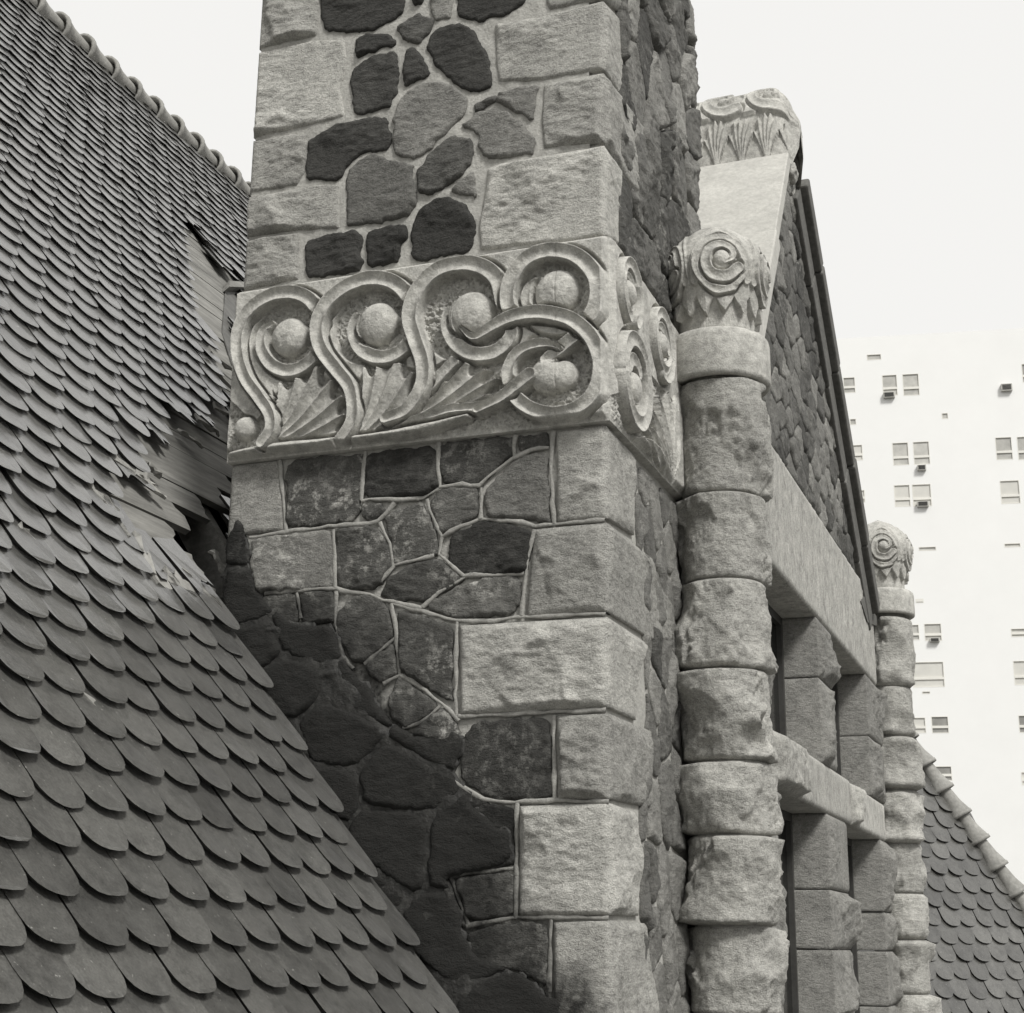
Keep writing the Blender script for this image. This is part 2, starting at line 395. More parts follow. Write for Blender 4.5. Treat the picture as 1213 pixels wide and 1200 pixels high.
# upper shaft, front
lquoin('A', [(95, -230), (470, -250), (475, 40), (455, 225), (90, 310)], .55)
lquoin('A', [(82, 335), (440, 255), (630, 250), (640, 400), (600, 560), (632, 730), (560, 752), (60, 862)], .60)
lquoin('C', [(105, 40), (350, -5), (455, 0), (455, 160), (430, 240), (380, 320), (85, 368)], .52)
lquoin('C', [(85, 392), (500, 312), (648, 310), (648, 588), (400, 598), (70, 645)], .55)
lquoin('C', [(70, 664), (250, 622), (398, 615), (390, 903), (50, 980)], .52)
for k, p, g in [
    ('A', [(485, -160), (1000, -160), (990, 70), (880, 165), (700, 203), (510, 188), (480, 90)], .21),
    ('A', [(1050, -80), (1125, -80), (1115, 18), (1060, 28)], .24),
    ('A', [(1085, 85), (1175, 130), (1165, 190), (1090, 270), (1020, 265), (945, 185)], .30),
    ('A', [(700, 260), (780, 215), (910, 225), (940, 260), (925, 295), (820, 315), (720, 360), (690, 320)], .21),
    ('A', [(680, 450), (740, 400), (830, 350), (945, 335), (965, 480), (950, 590), (905, 670), (690, 720), (670, 560)], .25),
    ('A', [(1010, 315), (1075, 310), (1170, 465), (1000, 545), (1000, 400)], .23),
    ('P', [(368, 167), (392, 152), (434, 141), (460, 142), (463, 165), (459, 178), (430, 183), (412, 195), (405, 213), (364, 214), (365, 190)], .23),
    ('P', [(478, 115), (500, 101), (525, 98), (545, 108), (555, 125), (548, 140), (530, 155), (510, 178), (492, 188), (472, 184), (467, 165), (468, 140)], .44),
    ('B', [(60, -120), (190, -120), (190, 60), (170, 125), (100, 130), (60, 60)], .48),
    ('B', [(230, -150), (650, -150), (640, 30), (520, 98), (370, 135), (240, 110), (230, 60)], .21),
    ('B', [(200, 155), (270, 170), (340, 230), (395, 330), (430, 450), (435, 530), (370, 575), (280, 575), (230, 530), (100, 430), (40, 310), (60, 240), (110, 185)], .22),
    ('B', [(330, 655), (460, 605), (460, 640), (380, 690), (335, 700)], .33),
    ('B', [(480, 600), (600, 555), (730, 540), (715, 640), (690, 750), (600, 700), (500, 660), (470, 630)], .41),
    ('P', [(548, 150), (568, 135), (588, 129), (606, 137), (622, 150), (635, 170), (632, 182), (610, 186), (582, 189), (570, 176), (568, 162), (556, 153)], .43),
    ('D', [(215, 60), (320, 75), (325, 200), (230, 300), (95, 385), (30, 360), (25, 250), (100, 150)], .30),
    ('D', [(330, 250), (350, 400), (200, 355)], .42),
    ('D', [(150, 395), (220, 400), (300, 450), (345, 560), (310, 690), (50, 748), (0, 720), (0, 560), (40, 460)], .20),
    ('C', [(780, 160), (870, 130), (960, 165), (1110, 200), (1100, 260), (1130, 400), (1080, 500), (900, 545), (690, 570), (700, 400), (700, 250)], .36),
    ('C', [(440, 680), (540, 635), (780, 600), (785, 850), (600, 880), (440, 895)], .22),
    ('C', [(820, 620), (930, 575), (1060, 570), (1065, 650), (1020, 700), (1010, 800), (830, 830)], .19)]:
    rubble(k, p, g, H=0.022, off=0.007)
quoin('B', [(780, -230), (1110, -300), (1108, 4), (800, 68), (775, 20)], [(745, -60), (745, 22)], .52)
quoin('B', [(455, 150), (760, 102), (1108, 12), (1115, 440), (760, 508), (480, 518), (460, 400)], [(737, 26), (738, 118)], .56)
quoin('B', [(760, 540), (780, 522), (1112, 462), (1125, 872), (1080, 898), (760, 933), (745, 750)], [(760, 148), (757, 236), (742, 222)], .53)
quoin('D', [(410, 232), (490, 202), (1045, 107), (1049, 605), (900, 638), (370, 688), (360, 560), (400, 330)], [(735, 201), (736, 292)], .61, 0.036)

# below the band, front
lquoin('E', [(80, 312), (352, 282), (387, 700), (150, 722), (70, 735)], .50, 0.018)
quoin('F', [(905, 107), (1203, 72), (1205, 628), (912, 655)], [(752, 541), (751, 634)], .55, 0.026)
quoin('P', [(634, 627), (719, 619), (719, 725), (624, 731), (627, 690)], [(773, 662), (776, 682), (796, 716), (796, 758), (773, 758)], .51, 0.022)
quoin('P', [(545, 741), (719, 731), (721, 838), (546, 847)], [(764, 761), (755, 800), (753, 853)], .58, 0.034)
quoin('I', [(803, 40), (1112, 25), (1120, 538), (812, 540)], [(771, 866), (773, 957)], .50, 0.034)
quoin('P', [(616, 955), (722, 951), (723, 1084), (615, 1085)], [(752, 962), (757, 1010), (756, 1085)], .60, 0.036)
quoin('J', [(790, 470), (1130, 455), (1140, 1500), (850, 1500), (790, 900)], [(766, 1094), (775, 1190), (775, 1290)], .55, 0.030)
for k, p, g, li in [
    ('E', [(400, 330), (480, 275), (860, 240), (865, 350), (845, 480), (830, 590), (780, 640), (400, 690)], .28, .8),
    ('P', [(434, 538), (516, 528), (519, 576), (505, 587), (432, 590)], .20, .15),
    ('E', [(850, 540), (960, 540), (990, 580), (940, 630), (890, 645), (850, 600)], .27, .6),
    ('P', [(300, 637), (391, 627), (397, 660), (396, 696), (345, 699), (305, 703), (297, 670)], .42, 1.),
    ('P', [(399, 627), (434, 623), (450, 630), (460, 646), (464, 668), (455, 685), (440, 698), (402, 697), (398, 660)], .28, .6),
    ('F', [(210, 175), (640, 135), (640, 240), (560, 310), (450, 420), (240, 420), (210, 330)], .24, .4),
    ('F', [(680, 135), (850, 120), (850, 190), (690, 225)], .28, .8),
    ('F', [(650, 275), (850, 220), (865, 640), (800, 655), (700, 625), (490, 620), (475, 480)], .37, .2),
    ('F', [(150, 520), (220, 460), (330, 440), (435, 445), (430, 620), (330, 660), (220, 720), (165, 600)], .32, .6),
    ('P', [(455, 615), (480, 600), (500, 597), (508, 612), (517, 640), (520, 655), (500, 660), (467, 668), (463, 640)], .30, .7),
    ('F', [(270, 740), (440, 650), (560, 650), (720, 690), (760, 710), (720, 950), (500, 965), (360, 970), (260, 880)], .18, .1),
    ('P', [(460, 685), (480, 672), (515, 661), (543, 680), (548, 688), (508, 711), (465, 711), (452, 704)], .26, .6),
    ('P', [(505, 716), (540, 697), (575, 684), (615, 682), (616, 715), (606, 728), (545, 732), (510, 724)], .34, 1.),
    ('G', [(250, 190), (440, 160), (480, 340), (330, 370), (260, 260)], .36, .7),
    ('G', [(480, 160), (690, 155), (690, 340), (510, 350)], .27, .6),
    ('G', [(720, 260), (800, 180), (930, 180), (1000, 250), (1040, 400), (990, 470), (860, 580), (790, 570), (700, 400)], .30, .6),
    ('G', [(880, 580), (1040, 470), (1065, 640), (980, 700), (890, 650)], .34, .8),
    ('H', [(55, 160), (385, 255), (382, 700), (340, 700), (80, 530), (60, 350)], .26, .6),
    ('P', [(472, 800), (488, 812), (520, 835), (497, 855), (480, 862), (462, 850), (460, 830)], .32, .9),
    ('H', [(320, 740), (430, 880), (420, 930), (300, 960), (130, 910), (200, 850)], .26, .7),
    ('I', [(330, 80), (700, 50), (760, 100), (780, 300), (780, 510), (640, 545), (420, 535), (250, 430), (230, 200)], .21, .3),
    ('P', [(542, 930), (580, 952), (608, 958), (608, 1024), (540, 1034), (520, 1010), (525, 960)], .13, .1),
    ('J', [(195, 210), (545, 165), (550, 420), (290, 460)], .32, .6),
    ('J', [(135, 220), (160, 215), (270, 490), (250, 500), (120, 350)], .38, .5),
    ('J', [(270, 530), (560, 470), (750, 480), (745, 870), (600, 760), (300, 720)], .33, .8)]:
    rubble(k, p, g, li, 0.017)

zu = onY(505, 312, Y0)[2]
X, h, T = patch(np.array([(XL+.008, zu), (X0-.05, zu), (X0-.05, 3.93), (XL+.008, 3.93)]), .014, 5, .004, 0, 0.5, .006)
h = .0015+.0025*fbm(X[:, 0]*22, X[:, 1]*22, s=77, n=4)
ob('mortar_bed', mesh_tris('mortar_bed', front_xyz(X, h, Y0), T, M['mortar']), CH)
# raised ribbon pointing between the lower stones
def tube_mesh(lines, r, flat=0.7, n=6):
    V, F = [], []
    for L in lines:
        L = np.asarray(L, float)
        seg = [L[0]]
        for a, b in zip(L[:-1], L[1:]):
            k = max(1, int(np.linalg.norm(b-a)/0.03))
            seg += [a+(b-a)*i/k for i in range(1, k+1)]
        L = np.array(seg); L = L+np.random.RandomState(len(L)).normal(0, 0.0016, L.shape)*[1, 0, 1]
        b0 = len(V)
        for i, p in enumerate(L):
            t = L[min(i+1, len(L)-1)]-L[max(i-1, 0)]; t /= max(np.linalg.norm(t), 1e-9)
            nrm = np.array([0, -1.0, 0]); sdv = np.cross(t, nrm)
            rr = r*(1+0.3*math.sin(i*0.9+b0)+.2*math.sin(i*2.7+b0*.3))
            for q in range(n):
                a = math.pi*q/(n-1); V.append(p+sdv*math.cos(a)*rr+nrm*math.sin(a)*rr*flat)
        for i in range(len(L)-1):
            for q in range(n-1):
                F.append((b0+i*n+q, b0+i*n+q+1, b0+(i+1)*n+q+1, b0+(i+1)*n+q))
    return np.array(V), F
BEADS = [('E', [(360, 270), (380, 500), (397, 705)]), ('E', [(180, 740), (395, 708), (700, 668), (860, 658), (940, 652)]), ('E', [(872, 232), (860, 380), (850, 515)]),
         ('E', [(850, 518), (1050, 515), (1200, 513)]), ('F', [(0, 520), (110, 505), (205, 445)]), ('F', [(200, 175), (198, 330), (212, 440)]),
         ('F', [(205, 440), (340, 425), (445, 432), (540, 340), (640, 265), (750, 215), (860, 200)]), ('F', [(655, 130), (655, 255)]),
         ('F', [(885, 100), (872, 300), (888, 660)]), ('F', [(455, 440), (455, 630)]), ('F', [(130, 515), (165, 620), (215, 740), (330, 672), (450, 632), (560, 637), (700, 652), (780, 675), (890, 660), (1195, 636)]),
         ('F', [(215, 740), (208, 840), (250, 882), (350, 968), (550, 970), (715, 955)]), ('F', [(775, 690), (735, 860), (715, 1010), (695, 1210)]),
         ('E', [(1040, 915), (1130, 890), (1290, 845)]), ('E', [(955, 652), (1020, 780), (1040, 915), (960, 1010)]), ('E', [(1050, 530), (950, 645), (880, 660)]),
         ('G', [(270, 165), (450, 150), (700, 132), (730, 155), (900, 167), (980, 210), (1100, 230), (1213, 258)]), ('H', [(200, 148), (300, 60), (400, 0), (500, -50)]),
         ('H', [(30, 125), (250, 187), (400, 228), (620, 232), (780, 208), (1300, 187)]), ('E', [(682, 695), (690, 850), (692, 1040)]), ('G', [(462, 160), (490, 315)]),
         ('G', [(700, 150), (695, 350), (735, 540), (800, 620)]), ('G', [(1030, 220), (1055, 400), (1080, 650)]), ('G', [(1050, 440), (870, 585)]),
         ('G', [(980, 712), (1085, 655), (1213, 732)]), ('H', [(75, 550), (320, 722), (425, 830)]), ('H', [(408, 230), (402, 800)]), ('H', [(420, 800), (1300, 762)]),
         ('H', [(310, 735), (190, 842), (90, 872)]), ('I', [(790, 32), (792, 540)]), ('I', [(190, 430), (370, 542), (560, 557), (800, 547), (1115, 553)]),
         ('I', [(565, 560), (565, 800), (568, 1000)]), ('J', [(570, 150), (565, 300), (562, 440)]), ('J', [(90, 205), (300, 168), (550, 147)]), ('J', [(172, 202), (225, 340), (280, 480)]),
         ('J', [(260, 492), (400, 465), (560, 438), (1120, 440)]), ('J', [(768, 450), (762, 890)])]
lines = [[np.array(onY(x, y, Y0-0.001)) for x, y in cv(k, p)] for k, p in BEADS]
V, F = tube_mesh(lines, 0.0066, 0.6)
ob('raised_pointing', mesh_of('raised_pointing', V, F, M['bead']), CH, kind='stuff')

# right face rubble ----------------------------------------------------------------
def clip_half(P, m, n):
    out = []
    for a, b in zip(P, P[1:]+P[:1]):
        da, db = (a[0]-m[0])*n[0]+(a[1]-m[1])*n[1], (b[0]-m[0])*n[0]+(b[1]-m[1])*n[1]
        if da <= 0: out.append(a)
        if (da < 0) != (db < 0) and da != db:
            t = da/(da-db); out.append((a[0]+(b[0]-a[0])*t, a[1]+(b[1]-a[1])*t))
    return out
def voronoi_cells(poly, size, seed, ax=(1.0, 1.0)):
    rs = np.random.RandomState(seed); P = np.array(poly); lo, hi = P.min(0), P.max(0); pts = []
    for _ in range(6000):
        q = rs.uniform(lo, hi)
        if not inside(q[None], P)[0]: continue
        if all(math.hypot((q[0]-p[0])/ax[0], (q[1]-p[1])/ax[1]) > size*rs.uniform(0.75, 1.15) for p in pts): pts.append(q)
    cells = []
    for i, p in enumerate(pts):
        c = [tuple(v) for v in poly]
        for j, q in enumerate(pts):
            if i == j or abs(p[0]-q[0])+abs(p[1]-q[1]) > size*5: continue
            m = ((p[0]+q[0])/2, (p[1]+q[1])/2); n = ((q[0]-p[0])/ax[0]**2, (q[1]-p[1])/ax[1]**2); c = clip_half(c, m, n)
            if len(c) < 3: break
        if len(c) >= 3: cells.append(np.array(c))
    return cells
def shrink(P, d):
    c = P.mean(0); P = chaikin(P, 1, 0.16)
    r = np.hypot(*(P-c).T)[:, None]; return c+(P-c)*np.clip(1-d/np.maximum(r, 1e-4), 0.3, 1)
def side_rubble(poly, size, seed, s, parent, Xp, grey, H, gap, ax=(1, 1), name='stone'):
    rs = np.random.RandomState(seed+1)
    for c in voronoi_cells(poly, size, seed, ax):
        if abs(area(c)) < size*size*0.12: continue
        P = shrink(c, gap)
        X, h, T = patch(P, s, nseed(), H, 8, 1.3, 0.013, 0.003)
        V = side_xyz(X, h, Xp); V, T = close_back(V, T, np.tile([-1.0, 0, 0], (len(V), 1)), 0.04)
        ob(name, mesh_tris(name, V, T, M['stone']), parent, ALB(rs.uniform(*grey)), 1-0.5*rs.rand())
z_of = lambda px: onX(*px, X0)[2]
up_poly = [(4.42, 2.22), (5.64, 2.2), (5.64, 3.93), (4.42, 3.93)]
# leave room for the corner blocks' side faces by starting behind them
side_rubble([(4.435, z_of((736, 292))-0.03), (5.645, z_of((736, 292))-0.03), (5.645, 3.93), (4.50, 3.93), (4.47, 3.2), (4.50, 2.95), (4.45, 2.8)], 0.20, 11, 0.010, CH, X0, (.25, .50), 0.036, 0.005, (1.0, 1.2))
side_rubble([(4.60, 1.55), (5.18, 1.55), (5.18, -0.9), (4.60, -0.9), (4.64, 0.4), (4.75, 0.75)], 0.15, 23, 0.010, CH, X0-0.004, (.28, .46), 0.020, 0.008, (0.8, 1.3))

# carved band ------------------------------------------------------------------------
def catmull(P, n=7):
    P = np.asarray(P, float); Q = np.vstack([2*P[0]-P[1], P, 2*P[-1]-P[-2]]); out = []
    for i in range(1, len(Q)-2):
        for t in np.arange(n)/n:
            out.append(0.5*((2*Q[i])+(-Q[i-1]+Q[i+1])*t+(2*Q[i-1]-5*Q[i]+4*Q[i+1]-Q[i+2])*t*t+(-Q[i-1]+3*Q[i]-3*Q[i+1]+Q[i+2])*t**3))
    out.append(Q[-2]); return np.array(out)
def fan_into(R, B, tips, h, notch=.22, flute=.5):
    '''Fanned acanthus leaf: ridges run from B to each tip, hollow flutes between, a scalloped rim.'''
    B = np.asarray(B); T = np.asarray(tips)-B; an = np.unwrap(np.arctan2(T[:, 1], T[:, 0])); ra = np.hypot(*T.T)
    o = np.argsort(an); an, ra = an[o], ra[o]
    du, dv = R.U-B[0], R.V-B[1]; rho = np.hypot(du, dv); ph = np.arctan2(dv, du); ph = an.mean()+(ph-an.mean()+math.pi) % (2*math.pi)-math.pi
    k = (ph > an[0]) & (ph < an[-1]) & (rho < ra.max()*1.05)
    p, q = ph[k], rho[k]; p = p+.05*np.sin(q/ra.max()*5)
    i = np.clip(np.searchsorted(an, p)-1, 0, len(an)-2); t = np.clip((p-an[i])/(an[i+1]-an[i]), 0, 1)
    c = 4*t*(1-t); Ro = (ra[i]*(1-t)+ra[i+1]*t)*(1-notch*c**.8); x = q/Ro
    f = h*(.50+.50*np.clip(x, 0, 1)**1.2)*(1-flute*c**.7*sstep(.05, .5, x))
    H = R.H[k]; f = np.where(x < .97, f, f*(1-sstep(.97, 1.03, x)))
    H = np.where(x < 1.03, np.maximum(f, H*sstep(.99, 1.03, x)), np.where(x < 1.15, np.minimum(H, .05+(H-.05)*sstep(1.05, 1.15, x)), H)); R.H[k] = H
class Relief:
    def __init__(s, U, V, base):
        s.U, s.V = U, V; s.H = base.copy(); s.pit = np.zeros_like(base)
    def _q(s, pts, wd):
        P = catmull(pts) if len(pts) > 2 else np.asarray(pts, float); wd = np.atleast_1d(wd).astype(float)
        wd = np.interp(np.linspace(0, 1, len(P)), np.linspace(0, 1, len(wd)), wd) if len(wd) > 1 else np.full(len(P), wd[0])
        m = wd.max()*1.5; k = (s.U > P[:, 0].min()-m) & (s.U < P[:, 0].max()+m) & (s.V > P[:, 1].min()-m) & (s.V < P[:, 1].max()+m)
        u, v = s.U[k], s.V[k]; q = np.full(u.shape, 9.0); tt = np.zeros(u.shape)
        for i in range(len(P)-1):
            a, e = P[i], P[i+1]-P[i]; L = max(e@e, 1e-12)
            t = np.clip(((u-a[0])*e[0]+(v-a[1])*e[1])/L, 0, 1); ww = wd[i]+(wd[i+1]-wd[i])*t
            d = np.hypot(u-a[0]-t*e[0], v-a[1]-t*e[1])/ww
            b = d < q; q = np.where(b, d, q); tt = np.where(b, (i+t)/(len(P)-1), tt)
        return k, q, tt
    def stroke(s, pts, wd, h=1.0, prof='band', moat=None, mode='over', taper=False):
        k, q, tt = s._q(pts, wd); H = s.H[k]
        if prof == 'band': f = np.where(q < .80, .74+.26*(q/.80)**2, 1-sstep(.86, 1.06, q)*0.95)
        elif prof == 'round': f = np.sqrt(np.clip(1-q*q, 0, 1))
        else: f = np.where(q < .82, .50+.50*(q/.82)**2.2, 1-sstep(.82, 1.08, q))
        if taper: f = f*(0.55+0.45*sstep(0, .35, tt))
        if moat is not None: H = np.where((q > .9) & (q < 1.45), np.minimum(H, moat+(H-moat)*sstep(1.15, 1.45, q)), H)
        H = np.where(q < 1.06, np.maximum(f*h, 0 if mode == 'over' else H), H) if mode == 'over' else np.where(q < 1.06, np.maximum(f*h, H), H)
        s.H[k] = H
    def ball(s, c, r, h=1.0, base=0.25, moat=True):
        d = np.hypot(s.U-c[0], s.V-c[1])/r; k = d < 1
        s.H[k] = np.maximum(s.H[k], base+(h-base)*(1-d[k]**2.4)**.5)
        if not moat: return
        m = (d >= 1) & (d < 1.22); s.H[m] = np.minimum(s.H[m], 0.12+(s.H[m]-.12)*sstep(1.08, 1.22, d[m]))
    def carve(s, c, r, depth=0.0):
        d = np.hypot(s.U-c[0], s.V-c[1])/r; k = d < 1.04
        s.H[k] = np.minimum(s.H[k], depth+(s.H[k]-depth)*sstep(.94, 1.04, d[k])); s.pit[d < .96] = 1
    def carve_poly(s, P, depth):
        k = inside(np.stack([s.U.ravel(), s.V.ravel()], 1), np.asarray(P)).reshape(s.U.shape)
        s.H[k] = np.minimum(s.H[k], depth); s.pit[k] = 1
def relief_obj(name, G, T, cols, mat, parent, label=None):
    """G: (nv, nu, 3) grid of points; cols: (a, b) column range kept."""
    g = G[:, cols[0]:cols[1]+1]; nv, nu = g.shape[:2]; I = np.arange(nv*nu).reshape(nv, nu)
    Q = np.stack([I[:-1, :-1], I[:-1, 1:], I[1:, 1:], I[1:, :-1]], -1).reshape(-1, 4)
    return ob(name, mesh_tris(name, g.reshape(-1, 3), Q, mat), parent, label=label)

PROJ, AMP = 0.018, 0.056
YF = Y0-PROJ; XF = X0+PROJ
def f2(k, pts): return np.array([[*(onY(x, y, YF-0.03)[[0, 2]])] for x, y in cv(k, pts)])
def s2(pts): return np.array([[*(onX(x, y, XF+0.025)[[1, 2]])] for x, y in pts])
pm = 0.00262                       # metres per photo pixel on the band
zt = onY(505, 315, YF)[2]+0.004; zb = onY(505, 521, YF)[2]-0.004
nu, nv = 620, 290
us = np.linspace(XL-0.012, XF, nu); vs = np.linspace(zb, zt, nv); U, Vv = np.meshgrid(us, vs)
R = Relief(U, Vv, np.full_like(U, 0.50))
w4, w5 = pm/4.183, pm/3.676
R.carve_poly(f2('P', [(268, 470), (300, 500), (360, 445), (420, 470), (470, 430), (500, 440), (560, 410), (640, 420), (700, 500), (640, 512), (520, 520), (400, 535), (270, 560)]), 0.08)
for c, r, k in [((375, 480), 225, '4'), ((800, 420), 245, '4'), ((190, 330), 235, '5'), ((580, 245), 205, '5'), ((590, 590), 225, '5')]:
    R.carve(f2(k, [c])[0], r*(w4 if k == '4' else w5), 0.0)
# vine along the foot
# scroll 1, 2 : inner curl then ring
def leaf(k, base, tips, wd, h=0.8, sc=1.0):
    B = np.array(base, float); n = len(tips)
    for i in ([0, n-1, 1, n-2]+list(range(2, n-2)))[:n]:
        t = np.array(tips[i], float); mid = B*0.45+t*0.55+np.array([(t-B)[1], -(t-B)[0]])*0.10*(i-(n-1)/2)/n*2
        R.stroke(f2(k, [B, mid, t]), np.array([.22, .62, .9, .8, .10])*wd, h, 'finger', None, 'over', True)
fan_into(R, f2('4', [(275, 1045)])[0], f2('4', [(300, 790), (355, 720), (465, 665), (560, 655), (635, 722), (690, 805), (705, 900), (670, 990)]), 1.05, .17, .55)
fan_into(R, f2('4', [(705, 1030)])[0], f2('4', [(722, 715), (778, 640), (865, 600), (975, 575), (1030, 685), (1022, 795), (1005, 885), (975, 945)]), 1.05, .17, .55)
fan_into(R, f2('5', [(-170, 850)])[0], f2('5', [(0, 620), (50, 640), (112, 620), (172, 568), (245, 545), (305, 600), (360, 645), (340, 705), (320, 740)]), 1.08, .14, .55)
R.stroke(f2('5', [(-160, 850), (0, 800), (120, 760), (250, 745), (340, 700), (460, 625)]), np.array([20, 26, 24, 22, 26, 26])*w5, .95, 'band', 0.05)
R.stroke(f2('5', [(-30, 740), (40, 650), (140, 545)]), np.array([22, 30, 30])*w5, .72, 'band', 0.1)
# curls and balls
R.stroke(f2('4', [(545, 430), (530, 570), (460, 648), (375, 668), (300, 635), (255, 560), (262, 480), (310, 430)]), np.array([30, 36, 40, 42, 40, 36, 28, 10])*w4, .80, 'band', 0.0)
R.ball(f2('4', [(385, 495)])[0], 112*w4, 1.0)
R.stroke(f2('4', [(1000, 380), (985, 520), (910, 590), (820, 600), (745, 560), (708, 480), (725, 405), (770, 360)]), np.array([30, 38, 42, 44, 42, 36, 28, 10])*w4, .80, 'band', 0.0)
R.ball(f2('4', [(822, 428)])[0], 120*w4, 1.0)
R.stroke(f2('5', [(350, 290), (395, 420), (330, 500), (230, 515), (150, 470), (112, 395), (120, 320), (160, 270)]), np.array([26, 34, 38, 38, 38, 34, 26, 10])*w5, .78, 'band', 0.0)
R.ball(f2('5', [(212, 335)])[0], 112*w5, 1.0)
R.stroke(f2('5', [(690, 370), (600, 400), (510, 380), (455, 320), (460, 230), (520, 170)]), np.array([34, 34, 34, 34, 26, 10])*w5, .62, 'band', 0.0)
R.ball(f2('5', [(585, 238)])[0], 108*w5, .96)
# rings
R.stroke(f2('P', [(276, 545), (320, 534), (380, 527), (440, 520), (500, 508), (555, 494)]), np.array([15, 12, 10, 9, 8, 4])*pm, 0.95, 'round', 0.05)
R.stroke(f2('5', [(550, 545), (610, 490), (670, 440)]), 34*w5, .92, 'band', 0.0)
R.stroke(f2('4', [(262, 1030), (305, 960), (300, 885), (250, 805), (185, 715), (150, 620), (143, 520), (168, 425), (228, 350), (315, 300), (400, 287), (480, 308), (533, 362), (548, 440)]), np.array([30, 34, 38, 40, 38])*1.13*w4, 1.0, 'band', 0.05)
R.stroke(f2('4', [(640, 1030), (705, 930), (712, 830), (690, 745), (625, 660), (562, 575), (535, 485), (552, 395), (612, 310), (705, 246), (810, 218), (910, 235), (980, 298), (1000, 390)]), np.array([30, 36, 40, 42, 40])*1.13*w4, 1.0, 'band', 0.05)
R.stroke(f2('5', [(-150, 800), (-60, 760), (5, 660), (12, 560), (-20, 460), (-45, 370), (-30, 280), (20, 200), (95, 145), (190, 125), (280, 145), (338, 200), (360, 290)]), np.array([26, 34, 38, 38, 37])*1.13*w5, 1.0, 'band', 0.05)
R.stroke(f2('5', [(395, 350), (378, 270), (402, 180), (472, 100), (575, 70), (682, 95), (757, 172), (773, 262), (745, 345), (690, 400)]), np.array([34, 37, 37, 37, 34])*1.13*w5, 1.0, 'band', 0.05)
R.stroke(f2('5', [(175, 405), (235, 447), (310, 405), (390, 362), (480, 342), (570, 346), (665, 375), (745, 450), (785, 560), (765, 675), (690, 752), (590, 782), (490, 762), (415, 705), (385, 620), (402, 545), (455, 495), (540, 474), (610, 492)]), np.array([8, 20, 30, 36, 38, 38, 38, 38, 38, 38, 36, 36, 36, 36, 34, 30, 28, 24, 10])*w5, 1.06, 'band', 0.0)
R.stroke(f2('5', [(250, 765), (360, 705), (480, 612)]), np.array([20, 30, 34])*w5, 1.12, 'band', 0.1)
R.ball(f2('5', [(608, 602)])[0], 72*w5, .85); R.ball(f2('5', [(545, 605)])[0], 84*w5, 1.05, moat=False)
R.ball(f2('4', [(165, 950)])[0], 68*w4, .95)
def finish(R, U, V, edge_l, edge_r, zb, zt, seed):
    H = R.H; pit = fbm(U*75, V*75, s=seed, n=3, g=.6)
    H = H+R.pit*(H < .3)*(0.09*pit-0.10*sstep(.25, .6, vnoise(U*150, V*150, s=seed+3)))
    H = H+0.020*fbm(U*60, V*60, s=seed+8, n=3)+0.035*fbm(U*9, V*9, s=seed+2, n=2)
    m = sstep(0, .016, edge_r)*sstep(0, .02, edge_l)*(.35+.65*sstep(0, .014, zt-V))*(.05+.95*sstep(0, .026, V-zb))
    return H*m
H = finish(R, U, Vv, np.maximum(U-(XL-0.012), 0)+0.004, XF-U, zb, zt, 5)
jx = onY(663, 400, YF)[0]; H = H-0.06*np.exp(-((U-jx)/0.0022)**2)
G = np.stack([U, YF-AMP*H, Vv], -1)
def rims(G, back):
    """Fold the grid's border back into the wall."""
    t = G[-1:].copy(); t[..., 0] += back[0]; t[..., 1] += back[1]; t[..., 2] += 0.004
    b = G[:1].copy(); b[..., 0] += back[0]; b[..., 1] += back[1]; b[..., 2] -= 0.002
    return np.concatenate([b, G, t], 0)
jc = int(np.searchsorted(us, jx))
G = rims(G, (0, 0.10))
Gl = G[:, :1].copy(); Gl[..., 1] += 0.3
G = np.concatenate([Gl, G], 1); jc += 1
relief_obj('carved_block', G, None, (0, jc), M['carved'], CH, 'pale frieze block carved with three scrolls, balls and fan leaves')
relief_obj('carved_block', G, None, (jc, G.shape[1]-1), M['carved'], CH, 'pale frieze block carved with two interlaced rings at the chimney corner')
# right side of the band
ye = 5.20
nu2 = 400; us2 = np.linspace(YF, ye, nu2); U2, V2 = np.meshgrid(us2, vs)
R = Relief(U2, V2, np.full_like(U2, 0.45))
hy = lambda p: s2([p])[0]
def leaf_s(base, tips, wd, h=.85):
    B = np.array(base, float); n = len(tips)
    for i in list(range(0, n, 2))+list(range(1, n, 2)):
        R.stroke(s2([B, B*.45+np.array(tips[i])*.55, tips[i]]), np.array([.35, .9, 1, .7, .12])*wd, h, 'finger', None, 'max', True)
ca, cb, cc = hy((746, 348)), hy((784, 408)), hy((751, 452))
ra, rb, rc = 0.118, 0.138, 0.160
R.carve_poly(s2([(728, 470), (770, 440), (803, 480), (803, 590), (728, 515)]), 0.12)
for c, r in ((ca, ra), (cb, rb), (cc, rc)): R.carve(c, r*.96, 0.0)
leaf_s((799, 572), [(800, 470), (790, 466), (778, 470), (770, 486), (766, 505), (762, 520)], 0.05)
R.stroke(s2([(757, 518), (775, 548), (798, 578)]), np.array([.02, .028, .02]), .9, 'band', 0.0)
def ring(c, r, wd, a0, a1, h=1.0, spiral=0.0):
    A = np.linspace(math.radians(a0), math.radians(a1), 20); rr = r-spiral*np.linspace(0, 1, 20)
    R.stroke(np.stack([c[0]+rr*np.cos(A), c[1]+rr*np.sin(A)], 1), wd, h, 'band', 0.0)
ring(cb, rb-.02, np.array([.028, .028, .026, .02]), -100, 330, 1.0, .02); ring(cb, rb*.52, .022, 0, 300, .75, .03); R.ball(cb, .046, 1.1)
